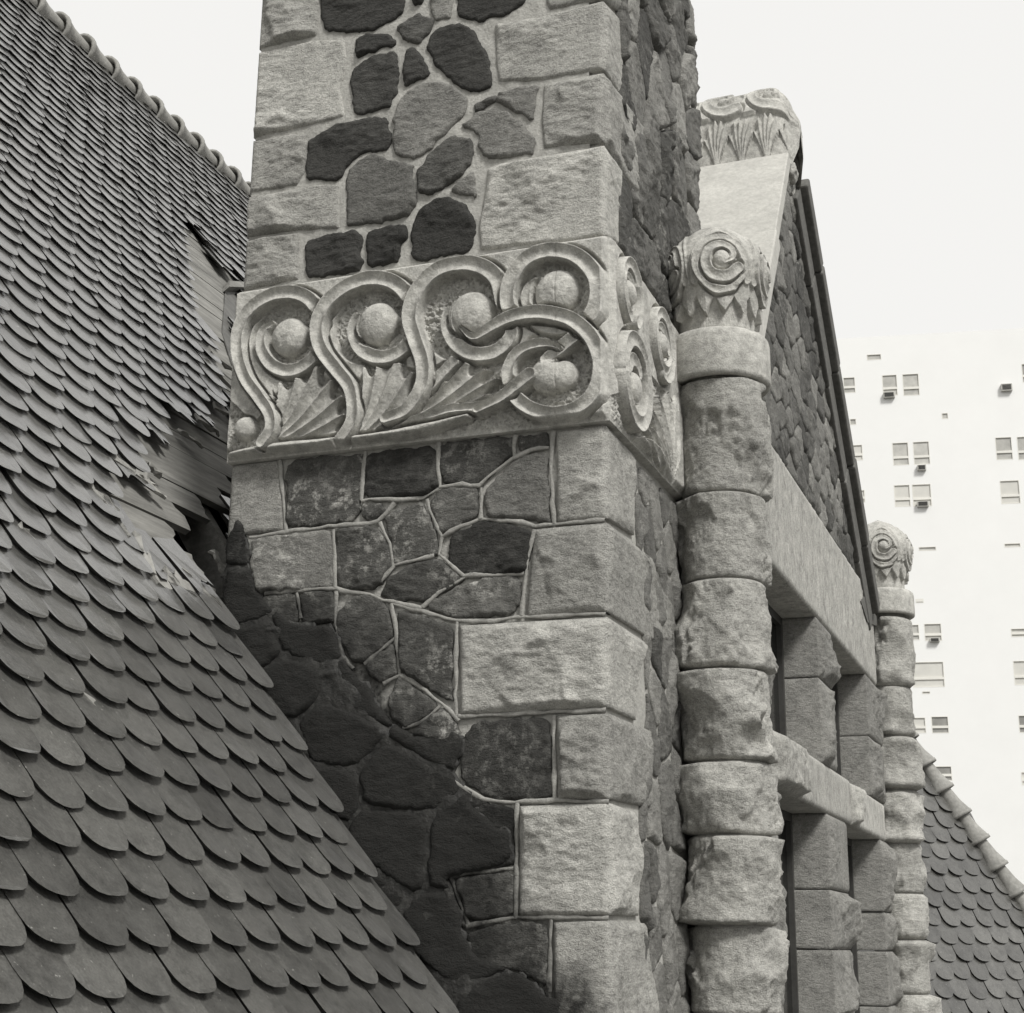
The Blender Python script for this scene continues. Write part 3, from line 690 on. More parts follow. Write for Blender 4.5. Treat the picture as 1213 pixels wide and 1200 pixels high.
ring(ca, ra-.02, .026, -60, 250, 1.0); ring(ca, ra*.5, .02, 60, 330, .7, .02); R.ball(ca, .046, 1.1)
ring(cc, rc-.02, .030, -170, 180, 1.05); ring(cc, rc*.5, .026, 40, 330, .75, .03); R.ball(cc+np.array([.01, -.02]), .055, 1.1)
H2 = finish(R, U2, V2, U2-YF, ye-U2+.01, zb, zt, 31)
G2 = rims(np.stack([XF+AMP*.75*H2, U2, V2], -1), (-0.10, 0))
relief_obj('carved_block', G2, None, (0, nu2-1), M['carved'], CH, 'side frieze block carved with three upright rings above a leaf')

# tar-coated foot of the chimney --------------------------------------------------------
tar = [(264, 660), (272, 632), (283, 612), (291, 622), (294, 655), (303, 690), (314, 712), (345, 738), (396, 740), (404, 765), (416, 795), (440, 812), (452, 842), (470, 862), (490, 872), (515, 872), (546, 868), (548, 890),
       (538, 920), (560, 950), (585, 975), (606, 985), (608, 1022), (565, 1036), (528, 1042), (545, 1075), (552, 1110), (566, 1135), (600, 1146), (628, 1158), (648, 1178), (668, 1186), (664, 1205), (668, 1300), (480, 1300), (262, 760)]
P = fxz(tar); P[P[:, 0] < XL, 0] = XL-0.004
X, h, T = patch(P, 0.009, 777, 0.006, 0, 0.5, 0.012, 0.012)
rs_ = np.random.RandomState(12); cs = []
for _ in range(4000):
    q_ = rs_.uniform(X.min(0), X.max(0))
    if all(np.hypot(*((q_-c_)/[1.25, 1])) > .15 for c_ in cs): cs.append(q_)
cs = np.array(cs); Xw = X+.02*np.stack([fbm(X[:, 0]*12, X[:, 1]*12, s=1, n=2), fbm(X[:, 0]*12+7, X[:, 1]*12, s=2, n=2)], 1)
D_ = np.sort(np.hypot(((Xw[:, None, 0]-cs[None, :, 0])/1.25), Xw[:, None, 1]-cs[None, :, 1]), 1); gap_ = D_[:, 1]-D_[:, 0]
zz = .004*fbm(X[:, 0]*5, X[:, 1]*6, s=3, n=4, g=.45)+.003*np.abs(fbm(X[:, 0]*16+3, X[:, 1]*20, s=8, n=3))
for k, pts in (('G', [(690, 350), (730, 540), (810, 630), (900, 690)]), ('G', [(300, 390), (500, 370), (690, 350)]), ('G', [(560, 670), (800, 630)]), ('H', [(-60, 900), (150, 930), (420, 935)])):
    zz += 0.008*np.exp(-(open_dist(X, fxz(cv(k, pts)))/0.008)**2)
h = .001+(0.006+zz)*sstep(0, .05, dist_poly(X, P))
V = front_xyz(X, h+0.003, Y0); V, T = close_back(V, T, np.tile([0, 1.0, 0], (len(V), 1)), 0.05)
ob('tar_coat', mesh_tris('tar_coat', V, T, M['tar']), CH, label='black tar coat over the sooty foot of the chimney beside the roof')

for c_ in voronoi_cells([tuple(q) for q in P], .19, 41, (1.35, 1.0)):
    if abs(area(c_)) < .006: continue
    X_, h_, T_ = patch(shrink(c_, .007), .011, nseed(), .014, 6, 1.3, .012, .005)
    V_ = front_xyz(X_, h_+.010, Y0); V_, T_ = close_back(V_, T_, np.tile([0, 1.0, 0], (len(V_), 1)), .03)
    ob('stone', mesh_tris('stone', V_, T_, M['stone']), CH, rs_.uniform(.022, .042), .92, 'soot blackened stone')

# ------------------------------------------------------------------ columns
def lathe(prof, n, cx, cy, rfun=None):
    prof = np.asarray(prof, float); A = np.arange(n)*2*math.pi/n; V = []
    for i, (r, z) in enumerate(prof):
        rr = r if rfun is None else rfun(r, z, A)
        V.append(np.stack([cx+rr*np.cos(A), cy+rr*np.sin(A), np.full(n, z)], 1))
    V = np.vstack(V); m = len(prof); I = np.arange(m*n).reshape(m, n); J = np.roll(I, -1, 1)
    Q = np.stack([I[:-1], J[:-1], J[1:], I[1:]], -1).reshape(-1, 4)
    return V, Q
def z_at(px, hd):
    d = ray(*px); return hd*d[2]/math.hypot(d[0], d[1])
def column(cx, cy, hd, r, joints_px, xs, collar_px, n, seed, label):
    k = hd-r
    zj = [z_at((np.interp(y, [400, 1200], xs), y), k) for y in joints_px]
    zc0, zc1 = z_at((xs[0], collar_px[1]), k-0.02), z_at((xs[0], collar_px[0]), k-0.02)
    col = part('column', mesh_tris('column_core', *lathe([(r*.90, -3.0), (r*.90, zj[0]+0.02)], 32, cx, cy), M['mortar']), label=label)
    zj = zj+[zj[-1]-(zj[-2]-zj[-1])*1.05*(i+1) for i in range(3)]
    rs = np.random.RandomState(seed)
    for i in range(len(zj)-1):
        za, zb_ = zj[i+1]+0.003, zj[i]-0.003; rows = max(8, int((za-zb_)*-1/(0.010 if n > 120 else 0.02)))
        Z = np.linspace(za, zb_, rows); A = np.arange(n)*2*math.pi/n
        AA, ZZ = np.meshgrid(A, Z); X = np.stack([(AA.ravel())*r*1.15, ZZ.ravel()], 1)
        # sample noise on the cylinder so that it closes round the back
        sx, sy = np.cos(AA.ravel()), np.sin(AA.ravel())
        d = np.minimum(X[:, 1]-za, zb_-X[:, 1]); Hh = rs.uniform(.042, .060)*r/.150
        h = np.full(len(X), Hh)
        o = rs.uniform(0, 40, 3); wb = 0.16*fbm(sx*4+o[0], sy*4+o[1], X[:, 1]*22+o[2], s=seed+i, n=3)
        wa = AA.ravel(); wz = X[:, 1]+.05*wb*.6
        for q in range(3):
            a = rs.uniform(0, 2*math.pi); zc = rs.uniform(za, zb_); tl = rs.uniform(-1, 1); da = (wa-a+math.pi) % (2*math.pi)-math.pi+1.6*wb
            h = np.minimum(h, Hh*rs.uniform(.6, 1.0)+np.sin(da)*rs.choice([-1, 1])*rs.uniform(.02, .06)+(wz-zc)*tl*.5+.10*np.clip(.6-np.cos(da), 0, 2)**2)
        for q in range(17):
            a = rs.uniform(0, 2*math.pi); zc = rs.uniform(za, zb_); da = ((wa-a+math.pi) % (2*math.pi)-math.pi)*r+.035*wb; an = rs.normal(0, .6)
            u, v = (da*math.cos(an)+(wz-zc)*math.sin(an))/rs.uniform(1, 1.8), -da*math.sin(an)+(wz-zc)*math.cos(an)
            R_, D = rs.uniform(.05, .15)*r/.15, Hh*rs.uniform(.4, 1.05); h = np.minimum(h, Hh-D+D*(u*u+v*v)/R_**2)
        h = np.maximum(h, -.1*Hh)
        h = h+Hh*(.10*fbm(sx*2.2+o[1], sy*2.2+o[2], X[:, 1]*15, s=seed+i*3+1, n=4, g=.5)+.07*fbm(sx*9, sy*9, X[:, 1]*110, s=seed+2, n=2))
        h = (h+.22*Hh)*sstep(0, .011, d)
        rr = (r*.965+h).reshape(AA.shape)
        V = np.stack([cx+rr*np.cos(AA), cy+rr*np.sin(AA), ZZ], -1).reshape(-1, 3)
        V = np.vstack([np.stack([cx+r*.8*np.cos(A), cy+r*.8*np.sin(A), np.full(n, za)], 1), V, np.stack([cx+r*.8*np.cos(A), cy+r*.8*np.sin(A), np.full(n, zb_)], 1)])
        I = np.arange((rows+2)*n).reshape(rows+2, n); J = np.roll(I, -1, 1)
        Q = np.stack([I[:-1], J[:-1], J[1:], I[1:]], -1).reshape(-1, 4)
        ob('drum', mesh_tris('drum', V, Q, M['stone']), col, ALB(rs.uniform(.53, .60)), 1.0)
    # collar
    R1 = r*1.36
    pr = [(r*.7, zc0+.02), (r*1.12, zc0+.004), (R1-.012, zc0), (R1-.003, zc0+.006), (R1, zc0+.018), (R1, zc1-.03), (R1-.004, zc1-.012), (R1-.016, zc1), (r*.6, zc1+.004)]
    ob('collar', mesh_tris('collar', *lathe(pr, 72, cx, cy), M['carved']), col)
    # carved ball on top
    n = int(n*2.4); hb = r*3.35; nz = int(n*.42); Z = np.linspace(0, 1, nz); A = np.arange(n)*2*math.pi/n
    prof = np.interp(Z, np.linspace(0, 1, 14), [.98, .97, .99, 1.05, 1.13, 1.21, 1.27, 1.29, 1.26, 1.17, 1.02, .80, .50, 0.0])*r
    AA, ZZ = np.meshgrid(A, Z); acam = math.atan2(-cy, -cx)
    span = 2*math.pi/5; base = np.full_like(AA, .35)
    RR = Relief(((AA-acam-.12+span/2) % span-span/2)*r*1.24, ZZ*hb/1.18, base)
    b = r/.150
    for k_ in range(7): pass
    def st(pts, wd, h, prof='band', moat=None, **kw): RR.stroke((np.array(pts)+[0, -.036])*b, np.asarray(wd)*b, h, prof, moat, **kw)
    RR.carve(np.array([0, .219])*b, .076*b, 0.0)
    RR.H[RR.V < .26*b] = .45
    uu_, vv2 = RR.U/b, RR.V/b; hp_ = .0785
    saw = np.abs(((uu_+.024) % hp_)/hp_-.5)*2; zig = .040+.075*saw**1.1+.010*np.sin(uu_*90)
    rid = 1-np.abs(((uu_+.024) % hp_)/hp_-.5)*2
    leafh = .40+.50*sstep(.16, .05, vv2)+.22*(rid-.5)
    RR.H = np.where(vv2 < .165, np.where(vv2 > zig, leafh*sstep(0, .006, vv2-zig), .06), RR.H)
    st([(.045, .175), (-.02, .165), (-.07, .21), (-.083, .265), (-.055, .325), (0, .347), (.055, .325), (.083, .265), (.07, .21), (.03, .17)], .019, 1.0, 'band', 0.05)
    st([(.060, .235), (.02, .205), (-.03, .212), (-.052, .25), (-.04, .30), (0, .318), (.035, .30), (.040, .268), (.012, .250)], [.020, .021, .021, .020, .018, .016, .013, .010, .006], .9, 'band', 0.0)
    RR.ball(np.array([.004, .232])*b, .030*b, .85, moat=False)
    st([(-.10, .20), (-.088, .30), (-.05, .37), (0, .395), (.05, .37), (.088, .30), (.10, .20)], .016, .75, 'band', None, mode='max')
    Hr = RR.H+.03*fbm(np.cos(AA)*40, np.sin(AA)*40, ZZ*60, s=seed+1, n=2)+.02*fbm(np.cos(AA)*9, np.sin(AA)*9, ZZ*9, s=seed)
    Hr = Hr*sstep(0, .05, ZZ)*sstep(0, .10, 1-ZZ)
    rr = prof[:, None]+Hr*.030*b
    zz = zc1+.003+ZZ*hb
    V = np.stack([cx+rr*np.cos(AA), cy+rr*np.sin(AA), zz], -1).reshape(-1, 3)
    I = np.arange(nz*n).reshape(nz, n); J = np.roll(I, -1, 1); Q = np.stack([I[:-1], J[:-1], J[1:], I[1:]], -1).reshape(-1, 4)
    ob('finial', mesh_tris('finial', V, Q, M['carved']), col, label='carved ball finial of scrolls and leaves')
    return col
HD = 5.36
KF = HD/5.65
d1 = ray(856, 640); a1 = math.atan2(-d1[0], d1[1]); C1 = (-HD*math.sin(a1), HD*math.cos(a1))
HD2 = HD*1.83
a2 = math.radians(6.62); C2 = (-HD2*math.sin(a2), HD2*math.cos(a2))
column(C1[0], C1[1], HD, 0.144, [447, 580, 683, 790, 900, 988, 1097, 1205], (855, 876), (388, 445), 200, 5, 'near round column of rough stone drums with a carved ball beside the chimney')
column(C2[0], C2[1], HD2, 0.146, [728, 812, 871, 935, 999, 1058, 1113, 1178], (1030, 1080), (697, 727), 110, 9, 'far round column of rough stone drums at the end of the gable')

# ------------------------------------------------------------------ gable wall with windows
XG = -1.245*KF
gz = lambda px: onX(*px, XG)[1:]
zl0, zl1 = 1.625, 2.225           # lintel
zt0, zt1 = 0.635, 0.875           # transom bar
gp = [(5.5, zl1-.02), (10.25, zl1-.02), (10.2, 2.25), (7.93, 4.22), (7.45, 4.12), (6.3, 2.7), (5.5, 2.4)]
GW = part('gable_wall', fix_normals(mesh_of('gable_core', *prism([(XG-.012, y*KF, z*KF) for y, z in gp], (-.35, 0, 0)), M['mortar'], False)), label='rubble stone gable wall over two tiers of windows')
side_rubble([(y*KF, z*KF) for y, z in [(5.6, zl1+.01), (10.1, zl1+.01), (10.1, 2.28), (7.9, 4.18), (7.5, 4.1), (6.4, 2.75), (5.6, 2.42)]], 0.15, 77, 0.016, GW, XG, (.25, .46), 0.020, 0.002, (1.15, .9))
def rock_block(name, y0, y1, z0, z1, g, depth=.22, H=.045, s=.018, planes=6, label=None, parent=None, edge=.03, rough=1.1, tilt=0):
    P = np.array([(y0, z0), (y1, z0), (y1, z1), (y0, z1)], float)*KF
    X, h, T = patch(P, s, nseed(), H, planes, rough, edge)
    V = side_xyz(X, h, XG+.012); V, T = close_back(V, T, np.tile([-1.0, 0, 0], (len(V), 1)), depth)
    me = mesh_tris(name, V, T, M['stone' if name == 'pier_block' else 'lintel'], True)
    return ob(name, me, parent or GW, ALB(g), 1.0, label)
rock_block('lintel', 5.6, 9.98, zl0, zl1, .575, .30, .05, .018, 14, 'long pale rock-faced lintel over the upper windows')
ym = onX(989, 900, XG)[1]
rock_block('transom', 5.6, 8.55, zt0, zt1, .56, .24, .055, .016, 8)
rock_block('transom', 8.56, 9.98, zt0, zt1-.01, .60, .24, .055, .016, 6)
def pier(y0, y1, zs, gs):
    for (a, b), g in zip(zip(zs[:-1], zs[1:]), gs):
        rock_block('pier_block', y0+rnd.uniform(-.012, .012), y1+rnd.uniform(-.015, .015), a+.003, b-.003, g, .30, .055, .014, 5, None, None, .045)
kx = XG/-1.177
pier(7.68, 8.13, [zt1, 1.31, zl0], [.46, .44])
pier(9.47, 10.12, [zt1, 1.24, zl0], [.45, .44])
pier(7.72, 8.33, [-1.5, -.75, -.35, -.02, .265, zt0], [.46]*5)
pier(9.74, 10.14, [-1.5, -.75, -.35, -.03, .20, zt0], [.46]*5)
pier(5.6, 6.30, [-1.5, -.75, -.35, -.02, .265, zt0], [.46]*5)
pier(5.6, 6.30, [zt1, 1.31, zl0], [.45]*2)
for y0, y1, z0, z1 in [(6.30, 7.70, zt1-.03, zl0+.02), (8.11, 9.50, zt1-.03, zl0+.02), (6.30, 7.75, -1.6, zt0+.02), (8.30, 9.77, -1.6, zt0+.02)]:
    y0, y1, z0, z1 = y0*KF, y1*KF, z0*KF, z1*KF; xw = XG-.150
    fr = 0.06; Vs, Fs = [], []
    for a, b in [((y0, z0), (y0+fr, z1)), ((y1-fr, z0), (y1, z1)), ((y0+fr, z0), (y1-fr, z0+fr)), ((y0+fr, z1-fr), (y1-fr, z1)), (((y0+y1)/2-.02, z0+fr), ((y0+y1)/2+.02, z1-fr))]:
        v, f = box((xw-.05, a[0], a[1]), (xw, b[0], b[1])); Fs += [tuple(i+len(Vs) for i in q) for q in f]; Vs += v
    wn = part('window', mesh_of('window', Vs, Fs, M['frame'], False))
    ob('pane', mesh_of('pane', *box((xw-.035, y0+.01, z0+.01), (xw-.025, y1-.01, z1-.01)), M['glass'], False), wn)

# coping of the gable
AX = np.array([1.0, 0, 0])
def strip(p0, p1, out, thick, xa, xb):
    """Slanting coping stone: p0, p1 = (y, z) ends of its outer edge; out = unit (y, z) normal; a box from xa to xb."""
    p0, p1, out = map(np.asarray, (p0, p1, out)); q = [p0, p1, p1-out*thick, p0-out*thick]
    return prism([(xb, a[0], a[1]) for a in q], (xa-xb, 0, 0))
xc = XG+.045
A_ = onX(889, 428, xc)[1:]; Mid = onX(904, 330, xc)[1:]; B_ = onX(934, 180, xc)[1:]
dn = (B_-A_)/np.linalg.norm(B_-A_); on = np.array([-dn[1], dn[0]])
Kp = A_+dn*np.linalg.norm(B_-A_)*.58
CP = part('gable_coping', bevelled(*strip(Kp-on*.022, B_, on, .07, xc-.95, xc), .006, 'gable_coping', M['coping']), label='smooth pale coping slab on the near slope of the gable')
ob('coping_stone', bevelled(*strip(A_-dn*.25, Kp, on, .10, xc-.95, xc+.012), .008, 'coping_stone', M['coping']), CP)
# far slope: an overhanging moulded coping, seen from below, its shade put into the colour
P0 = onX(949, 212, XG+.03)[1:]; P1 = onX(1034, 716, XG+.03)[1:]
dn2 = (P1-P0)/np.linalg.norm(P1-P0); on2 = np.array([-dn2[1], dn2[0]])
if on2[1] < 0: on2 = -on2
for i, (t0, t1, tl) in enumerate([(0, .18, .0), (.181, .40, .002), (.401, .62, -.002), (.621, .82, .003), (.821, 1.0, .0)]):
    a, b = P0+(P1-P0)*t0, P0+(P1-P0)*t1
    c = ob('coping_stone', bevelled(*strip(a, b, on2, .11, XG-.5, XG+.075+tl), .012, 'coping_stone', M['soffit_shade']), CP)
    ob('moulding', bevelled(*strip(a-on2*.112, b-on2*.112, on2, .17, XG-.3, XG+.035+tl), .01, 'moulding', M['soffit_shade']), c)
# kneeler curve at the foot of the far slope
kn = [onX(x, y, XG+.04)[1:] for x, y in [(1031, 700), (1036, 724), (1044, 735), (1040, 741), (1030, 737), (1022, 712)]]
ob('kneeler', fix_normals(mesh_of('kneeler', *prism([(XG+.03, p[0], p[1]) for p in kn], (-.3, 0, 0)), M['soffit_shade'], False)), CP)

# carved saddle stone at the apex
xa0, xa1 = xc-.95, xc+.0
tp = onX(934, 182, xc)[1:]
nu3, nv3 = 260, 130; 
yb = tp[0]
prof3 = [(0, -.06, .0)]
uu = np.linspace(0, 1, nu3); vv_ = np.linspace(0, 1, nv3); UU, VV = np.meshgrid(uu, vv_)
L3 = xa1-xa0; h3 = z_at((925, 100), math.hypot(yb, xa1))-tp[1]
RR = Relief((1-UU)*L3, VV*h3*1.25, np.full_like(UU, .35))
q3 = h3
RR.H[:] = .80
RR.H[RR.V < .46*q3] = .10
for c0 in (-.02, .11, .24, .37, .50, .63, .76):
    hh_ = (.42, .50)[int(c0*100) % 2]*q3
    fan_into(RR, (c0, -.02), [(c0-.075, .26*q3), (c0-.05, .40*q3), (c0-.018, hh_), (c0+.018, hh_), (c0+.05, .40*q3), (c0+.075, .26*q3)], .95, .22, .6)
for c0 in (.10, .34, .58, .82):
    A = np.linspace(-2.2, 3.6, 22); rr = np.linspace(.125, .028, 22)
    RR.carve((c0, .80*q3), .105, .35)
    RR.stroke(np.stack([c0+rr*np.cos(A), .80*q3+rr*np.sin(A)], 1), np.linspace(.034, .014, 22), 1.15, 'band', .3)
    RR.ball((c0, .80*q3), .036, 1.0, moat=False)
Hh = RR.H+.03*fbm(UU*30, VV*9, s=4)
# rounded section: up the near face, over the top and down the far side; relief along its normal
Ry, Rz = .20, h3*1.22
def section(ph, H_): 
    rd = np.clip(1-(1-np.clip((1-UU)*L3/.11, 0, 1))**2, 0.02, 1)**.5
    k = .55+.45*rd
    return np.stack([xa0+UU*L3, yb+.02+Ry-(Ry*k*np.abs(np.cos(ph))**.75*np.sign(np.cos(ph))+.034*H_*np.cos(ph)), tp[1]-.012+Rz*(.72+.28*rd)*np.sin(ph)**.8+.030*(H_-.6)*np.sin(ph)], -1)
G3 = section(VV*math.pi*.5, Hh); Gf = section(math.pi-VV*math.pi*.5, Hh)
G4 = np.concatenate([G3, Gf[::-1]], 0)
end = np.repeat(G4[:, -1:].mean(0, keepdims=True), G4.shape[0], 0); end[..., 0] += .02
G4 = np.concatenate([G4, G4[:, -1:]*.5+end*.5+[.02, 0, 0], end+[.01, 0, 0]], 1)
relief_obj('saddle_stone', G4, None, (0, G4.shape[1]-1), M['carved'], CP, 'carved scroll and leaf block crowning the gable')
ob('saddle_base', bevelled(*box((xa0, yb+.03, tp[1]-.08), (xa1-.03, yb+2*Ry, tp[1]+.06)), .02, 'saddle_base', M['carved']), CP)
# knob of leaf hanging from its front end
def blob(c, r, seed, n=40, m=28, amp=.15):
    A = np.arange(n)*2*math.pi/n; B = np.linspace(-math.pi/2, math.pi/2, m); AA, BB = np.meshgrid(A, B)
    dx, dy, dz = np.cos(AA)*np.cos(BB), np.sin(AA)*np.cos(BB), np.sin(BB)
    f = 1+amp*fbm(dx*2.3+seed, dy*2.3, dz*2.3, s=seed, n=3)
    V = np.stack([c[0]+r[0]*f*dx, c[1]+r[1]*f*dy, c[2]+r[2]*f*dz], -1).reshape(-1, 3)
    I = np.arange(n*m).reshape(m, n); J = np.roll(I, -1, 1); return V, np.stack([I[:-1], J[:-1], J[1:], I[1:]], -1).reshape(-1, 4)
for px, r, sd in [((938, 205), .045, 6)]:
    c = onX(*px, xa1-.02); ob('leaf_boss', mesh_tris('leaf_boss', *blob(c, (r*.7, r*1.3, r*1.2), sd), M['carved']), CP)

# body of the gabled bay behind, and the far side walls
part('bay_wall', mesh_of('bay_wall', *box((-3.2, 5.75, -3.2), (XG-.30, 9.7, 2.05)), M['plain_wall'], False))
part('bay_wall', mesh_of('bay_wall', *box((XG-.34, 5.40, -3.2), (XG-.28, 9.7, -1.45)), M['plain_wall'], False))

# ------------------------------------------------------------------ roofs
def tile_mesh(w, L, t, kind=0, seed=0, tilt=.0285):
    """Tongue-shaped clay shingle: local x across, y down the slope, z out; broken kinds have a torn tip."""
    rs = np.random.RandomState(seed); hw = w/2*.985
    if kind == 0:
        k = .46*w; pts = [(-hw, 0), (hw, 0), (hw, L-k)]
        pts += [(hw*math.copysign(abs(math.cos(a))**.8, math.cos(a)), L-k+k*math.sin(a)**.9) for a in np.linspace(0, math.pi, 11)[1:-1]]+[(-hw, L-k)]
    elif kind == 1:
        pts = [(-hw, 0), (hw, 0)]+[(hw-2*hw*i/8, L*(.80-.10*math.sin(i*.7+seed)+.07*rs.rand())) for i in range(9)]
    else:
        pts = [(-hw, 0), (hw*.6, 0), (hw*.5, L*.75), (hw*.1, L*.72), (-hw*.2, L*1.0), (-hw*.5, L*.8), (-hw, L*.85)]
    z0 = lambda y: .004+tilt*(y/L)
    n = len(pts); V = [(x, y, z0(y)+t+.002*math.sin(x*40+seed)) for x, y in pts]+[(x*.86, y-.026*max(0, y/L-.2), z0(y)) for x, y in pts]
    F = [tuple(range(n))]+[(i+n, (i+1) % n+n, (i+1) % n, i)[::-1] for i in range(n)]
    return V, F
class RoofPlane:
    def __init__(s, O, row, fall):
        s.O = np.array(O, float); s.r = np.array(row, float)/np.linalg.norm(row); f = np.array(fall, float); f -= s.r*(f@s.r); s.f = f/np.linalg.norm(f)
        s.n = np.cross(s.r, s.f)
        if s.n[2] < 0: s.n = -s.n
    def at(s, a, b, c=0.0): return s.O+s.r*a+s.f*b+s.n*c
    def hit(s, px): d = ray(*px); P = d*((s.n@s.O)/(s.n@d)); q = P-s.O; return q@s.r, q@s.f
def in_poly_px(p, poly): return inside(np.array([p]), np.array(poly, float))[0]

TW, TE, TL, TT = .165, .1183, .27, .012
# left roof: row along +Y, falling to +X
th = math.atan2(1.793, 1.214)
RO = np.array([-3.996*S, Y0, 1.522*S])
RL = RoofPlane(RO-np.array([0, 0, 0])*1.0, (0, 1, 0), (math.cos(th), 0, -math.sin(th)))
ridge_b = RL.hit((160, 119))[1]
low_b = 3.4
# underlying sheathing boards
hole = [(203, 626), (212, 612), (228, 604), (240, 600), (262, 590), (285, 575), (285, 760), (262, 700), (240, 678), (222, 655)]
bare = [(228, 283), (262, 330), (266, 343), (300, 345), (300, 760), (262, 748), (215, 706), (165, 664), (150, 640), (142, 606), (186, 597), (180, 578), (172, 556), (212, 528), (246, 512), (270, 488), (262, 455), (252, 420), (236, 380), (226, 330)]
LR = part('tiled_roof', fix_normals(mesh_of('roof_backing', *prism([RL.at(-3.5, ridge_b, -.40), RL.at(9.5, ridge_b, -.40), RL.at(9.5, low_b, -.40), RL.at(-3.5, low_b, -.40)], -RL.n*.05), M['dark'], False)), label='big steep shingled roof left of the chimney with a torn hole')  # dark sheet below the boards, painted as the shade inside the roof
bw_ = .135; b = ridge_b-.02; i = 0
chL, chR = 0.0, YB-Y0           # chimney span along the row direction (a=0 is its front face)
def plank(a0, a1, b0, b1, sd):
    rs = np.random.RandomState(sd); r0 = np.linspace(0, 1, 6)
    left = [(a0+rs.uniform(-.0, .0), b0+(b1-b0)*t) for t in r0]; right = [(a1+rs.uniform(-.03, .03), b1-(b1-b0)*t) for t in r0]
    dz = rs.uniform(-.004, .004)
    return fix_normals(mesh_of('sheathing_board', *prism([RL.at(x, y, dz-.001) for x, y in left+right], -RL.n*.025), M['board'], False))
while b < low_b:
    b0, b1 = b+.003, b+bw_-.003; mid = (b0+b1)/2
    # where does the torn hole cut this board?
    aa = np.linspace(-.2, 2.6, 140); cut = [a for a in aa if in_poly_px(proj(RL.at(a, mid))[0], hole)]
    inside_ch = mid > RL.hit((268, 742))[1]   # below this the chimney stands through the deck
    segs = [(-3.5, 9.5)]
    if cut: segs = [(-3.5, min(cut)-.01), (chR+.02, 9.5)]
    elif inside_ch: segs = [(-3.5, .02), (chR+.02, 9.5)]
    for sg in segs: ob('sheathing_board', plank(sg[0], sg[1], b0, b1, 300+i), LR)
    b += bw_; i += 1
WT = [(.042, .0165), (.038, .0155), (.034, .014), (.030, .0125)]      # heavier, curled shingles low down
tm = [fix_normals(mesh_of('roof_tile', *tile_mesh(TW, TL, WT[q//3][1], 0, q, WT[q//3][0]), M['tile'], False)) for q in range(12)]
tbrk = [fix_normals(mesh_of('roof_tile', *tile_mesh(TW, TL*.95, TT, 1+q % 2, q), M['tile'], False)) for q in range(5)]
for me in tm+tbrk:
    me.materials.append(M['tile_edge']); me.polygons.foreach_set('material_index', [0]+[1]*(len(me.polygons)-1))
    at = me.attributes.new('shade', 'FLOAT', 'FACE'); at.data.foreach_set('value', [0.0]*len(me.polygons))
gone = [(97, 233), (119, 377), (155, 443), (105, 890)]
bare_np = np.array(bare, float)
spots = []
a_tip, b_tip = RL.hit((161, 940))
kmax = int((low_b-b_tip)/TE)+1; kmin = int((ridge_b-b_tip)/TE)
for k in range(kmin, kmax+1):
    bt = b_tip+k*TE
    for j in range(-40, 60):
        a = a_tip+(j+.5*(k % 2))*TW
        if a < -3.4 or a > 6.8: continue
        P = RL.at(a, bt)
        z = P@fw
        if z < .8: continue
        p = proj(P)[0]
        if p[0] < -90 or p[0] > 560 or p[1] > 1290 or p[1] < -60: continue
        if bt > -.05 and -.06 < a < chR+.1: continue              # inside the chimney
        if a > chR+.2 and bt > 1.0: continue
        inb = in_poly_px(p, bare)
        if inb: continue
        if min(math.hypot(p[0]-g[0], p[1]-g[1]) for g in gone) < 7: continue
        spots.append((z, a, bt, p))
spots.sort(key=lambda q: q[0])
rs = np.random.RandomState(8)
N_LEFT = 215
def tile_matrix(RP, a, bt, L, roll, yaw, lift):
    y = RP.f; x = np.cross(y, RP.n); zc = RP.n
    Rm = Matrix(((x[0], y[0], zc[0]), (x[1], y[1], zc[1]), (x[2], y[2], zc[2])))
    Rm = Rm @ Matrix.Rotation(yaw, 3, 'Z') @ Matrix.Rotation(roll, 3, 'X')
    P = RP.at(a, bt-L, lift); m = Rm.to_4x4(); m.translation = Vector(P); return m
far_V, far_F, far_S, far_M = [], [], [], []
def bare_dist(p): return dist_poly(np.array([p]), bare_np)[0]
for i, (z, a, bt, p) in enumerate(spots):
    bd = bare_dist(p); near = bd < (16 if p[1] > 500 else 7) and p[1] < 735
    brk = (near and rs.rand() < (.6 if p[1] > 500 else .35)) or rs.rand() < .006
    lev = int(np.clip((-bt+1.6)/.75+rs.uniform(-.35, .35), 0, 3)); me = tbrk[rs.randint(5)] if brk else tm[lev*3+rs.randint(3)]
    yaw = rs.normal(0, .018)+(rs.normal(0, .07) if rs.rand() < .012 else 0)+(rs.normal(0, .13 if p[1] > 500 else .05) if near else 0); roll = rs.normal(0, .004)+(rs.normal(0.01, .04 if p[1] > 500 else .012) if near else 0)
    m = tile_matrix(RL, a+rs.normal(0, .003), bt+rs.normal(0, .003)+(rs.uniform(.015, .05) if rs.rand() < .006 else 0), TL, roll, yaw, .001+abs(rs.normal(0, .0015))+(.012*rs.rand() if near else 0))
    if i < N_LEFT:
        o = ob('roof_tile', me, LR); o.matrix_local = m
    else:
        b0 = len(far_V); far_V += [m @ v.co for v in me.vertices]; far_F += [tuple(q+b0 for q in f.vertices) for f in me.polygons]
        far_S += [rs.rand()]*len(me.polygons); far_M += [f.material_index for f in me.polygons]
me = mesh_of('far_tiles', far_V, far_F, M['tile'], False); me.materials.append(M['tile_edge']); me.polygons.foreach_set('material_index', far_M)
at = me.attributes.new('shade', 'FLOAT', 'FACE'); at.data.foreach_set('value', far_S)
ob('roof_tile', me, LR, kind='stuff')

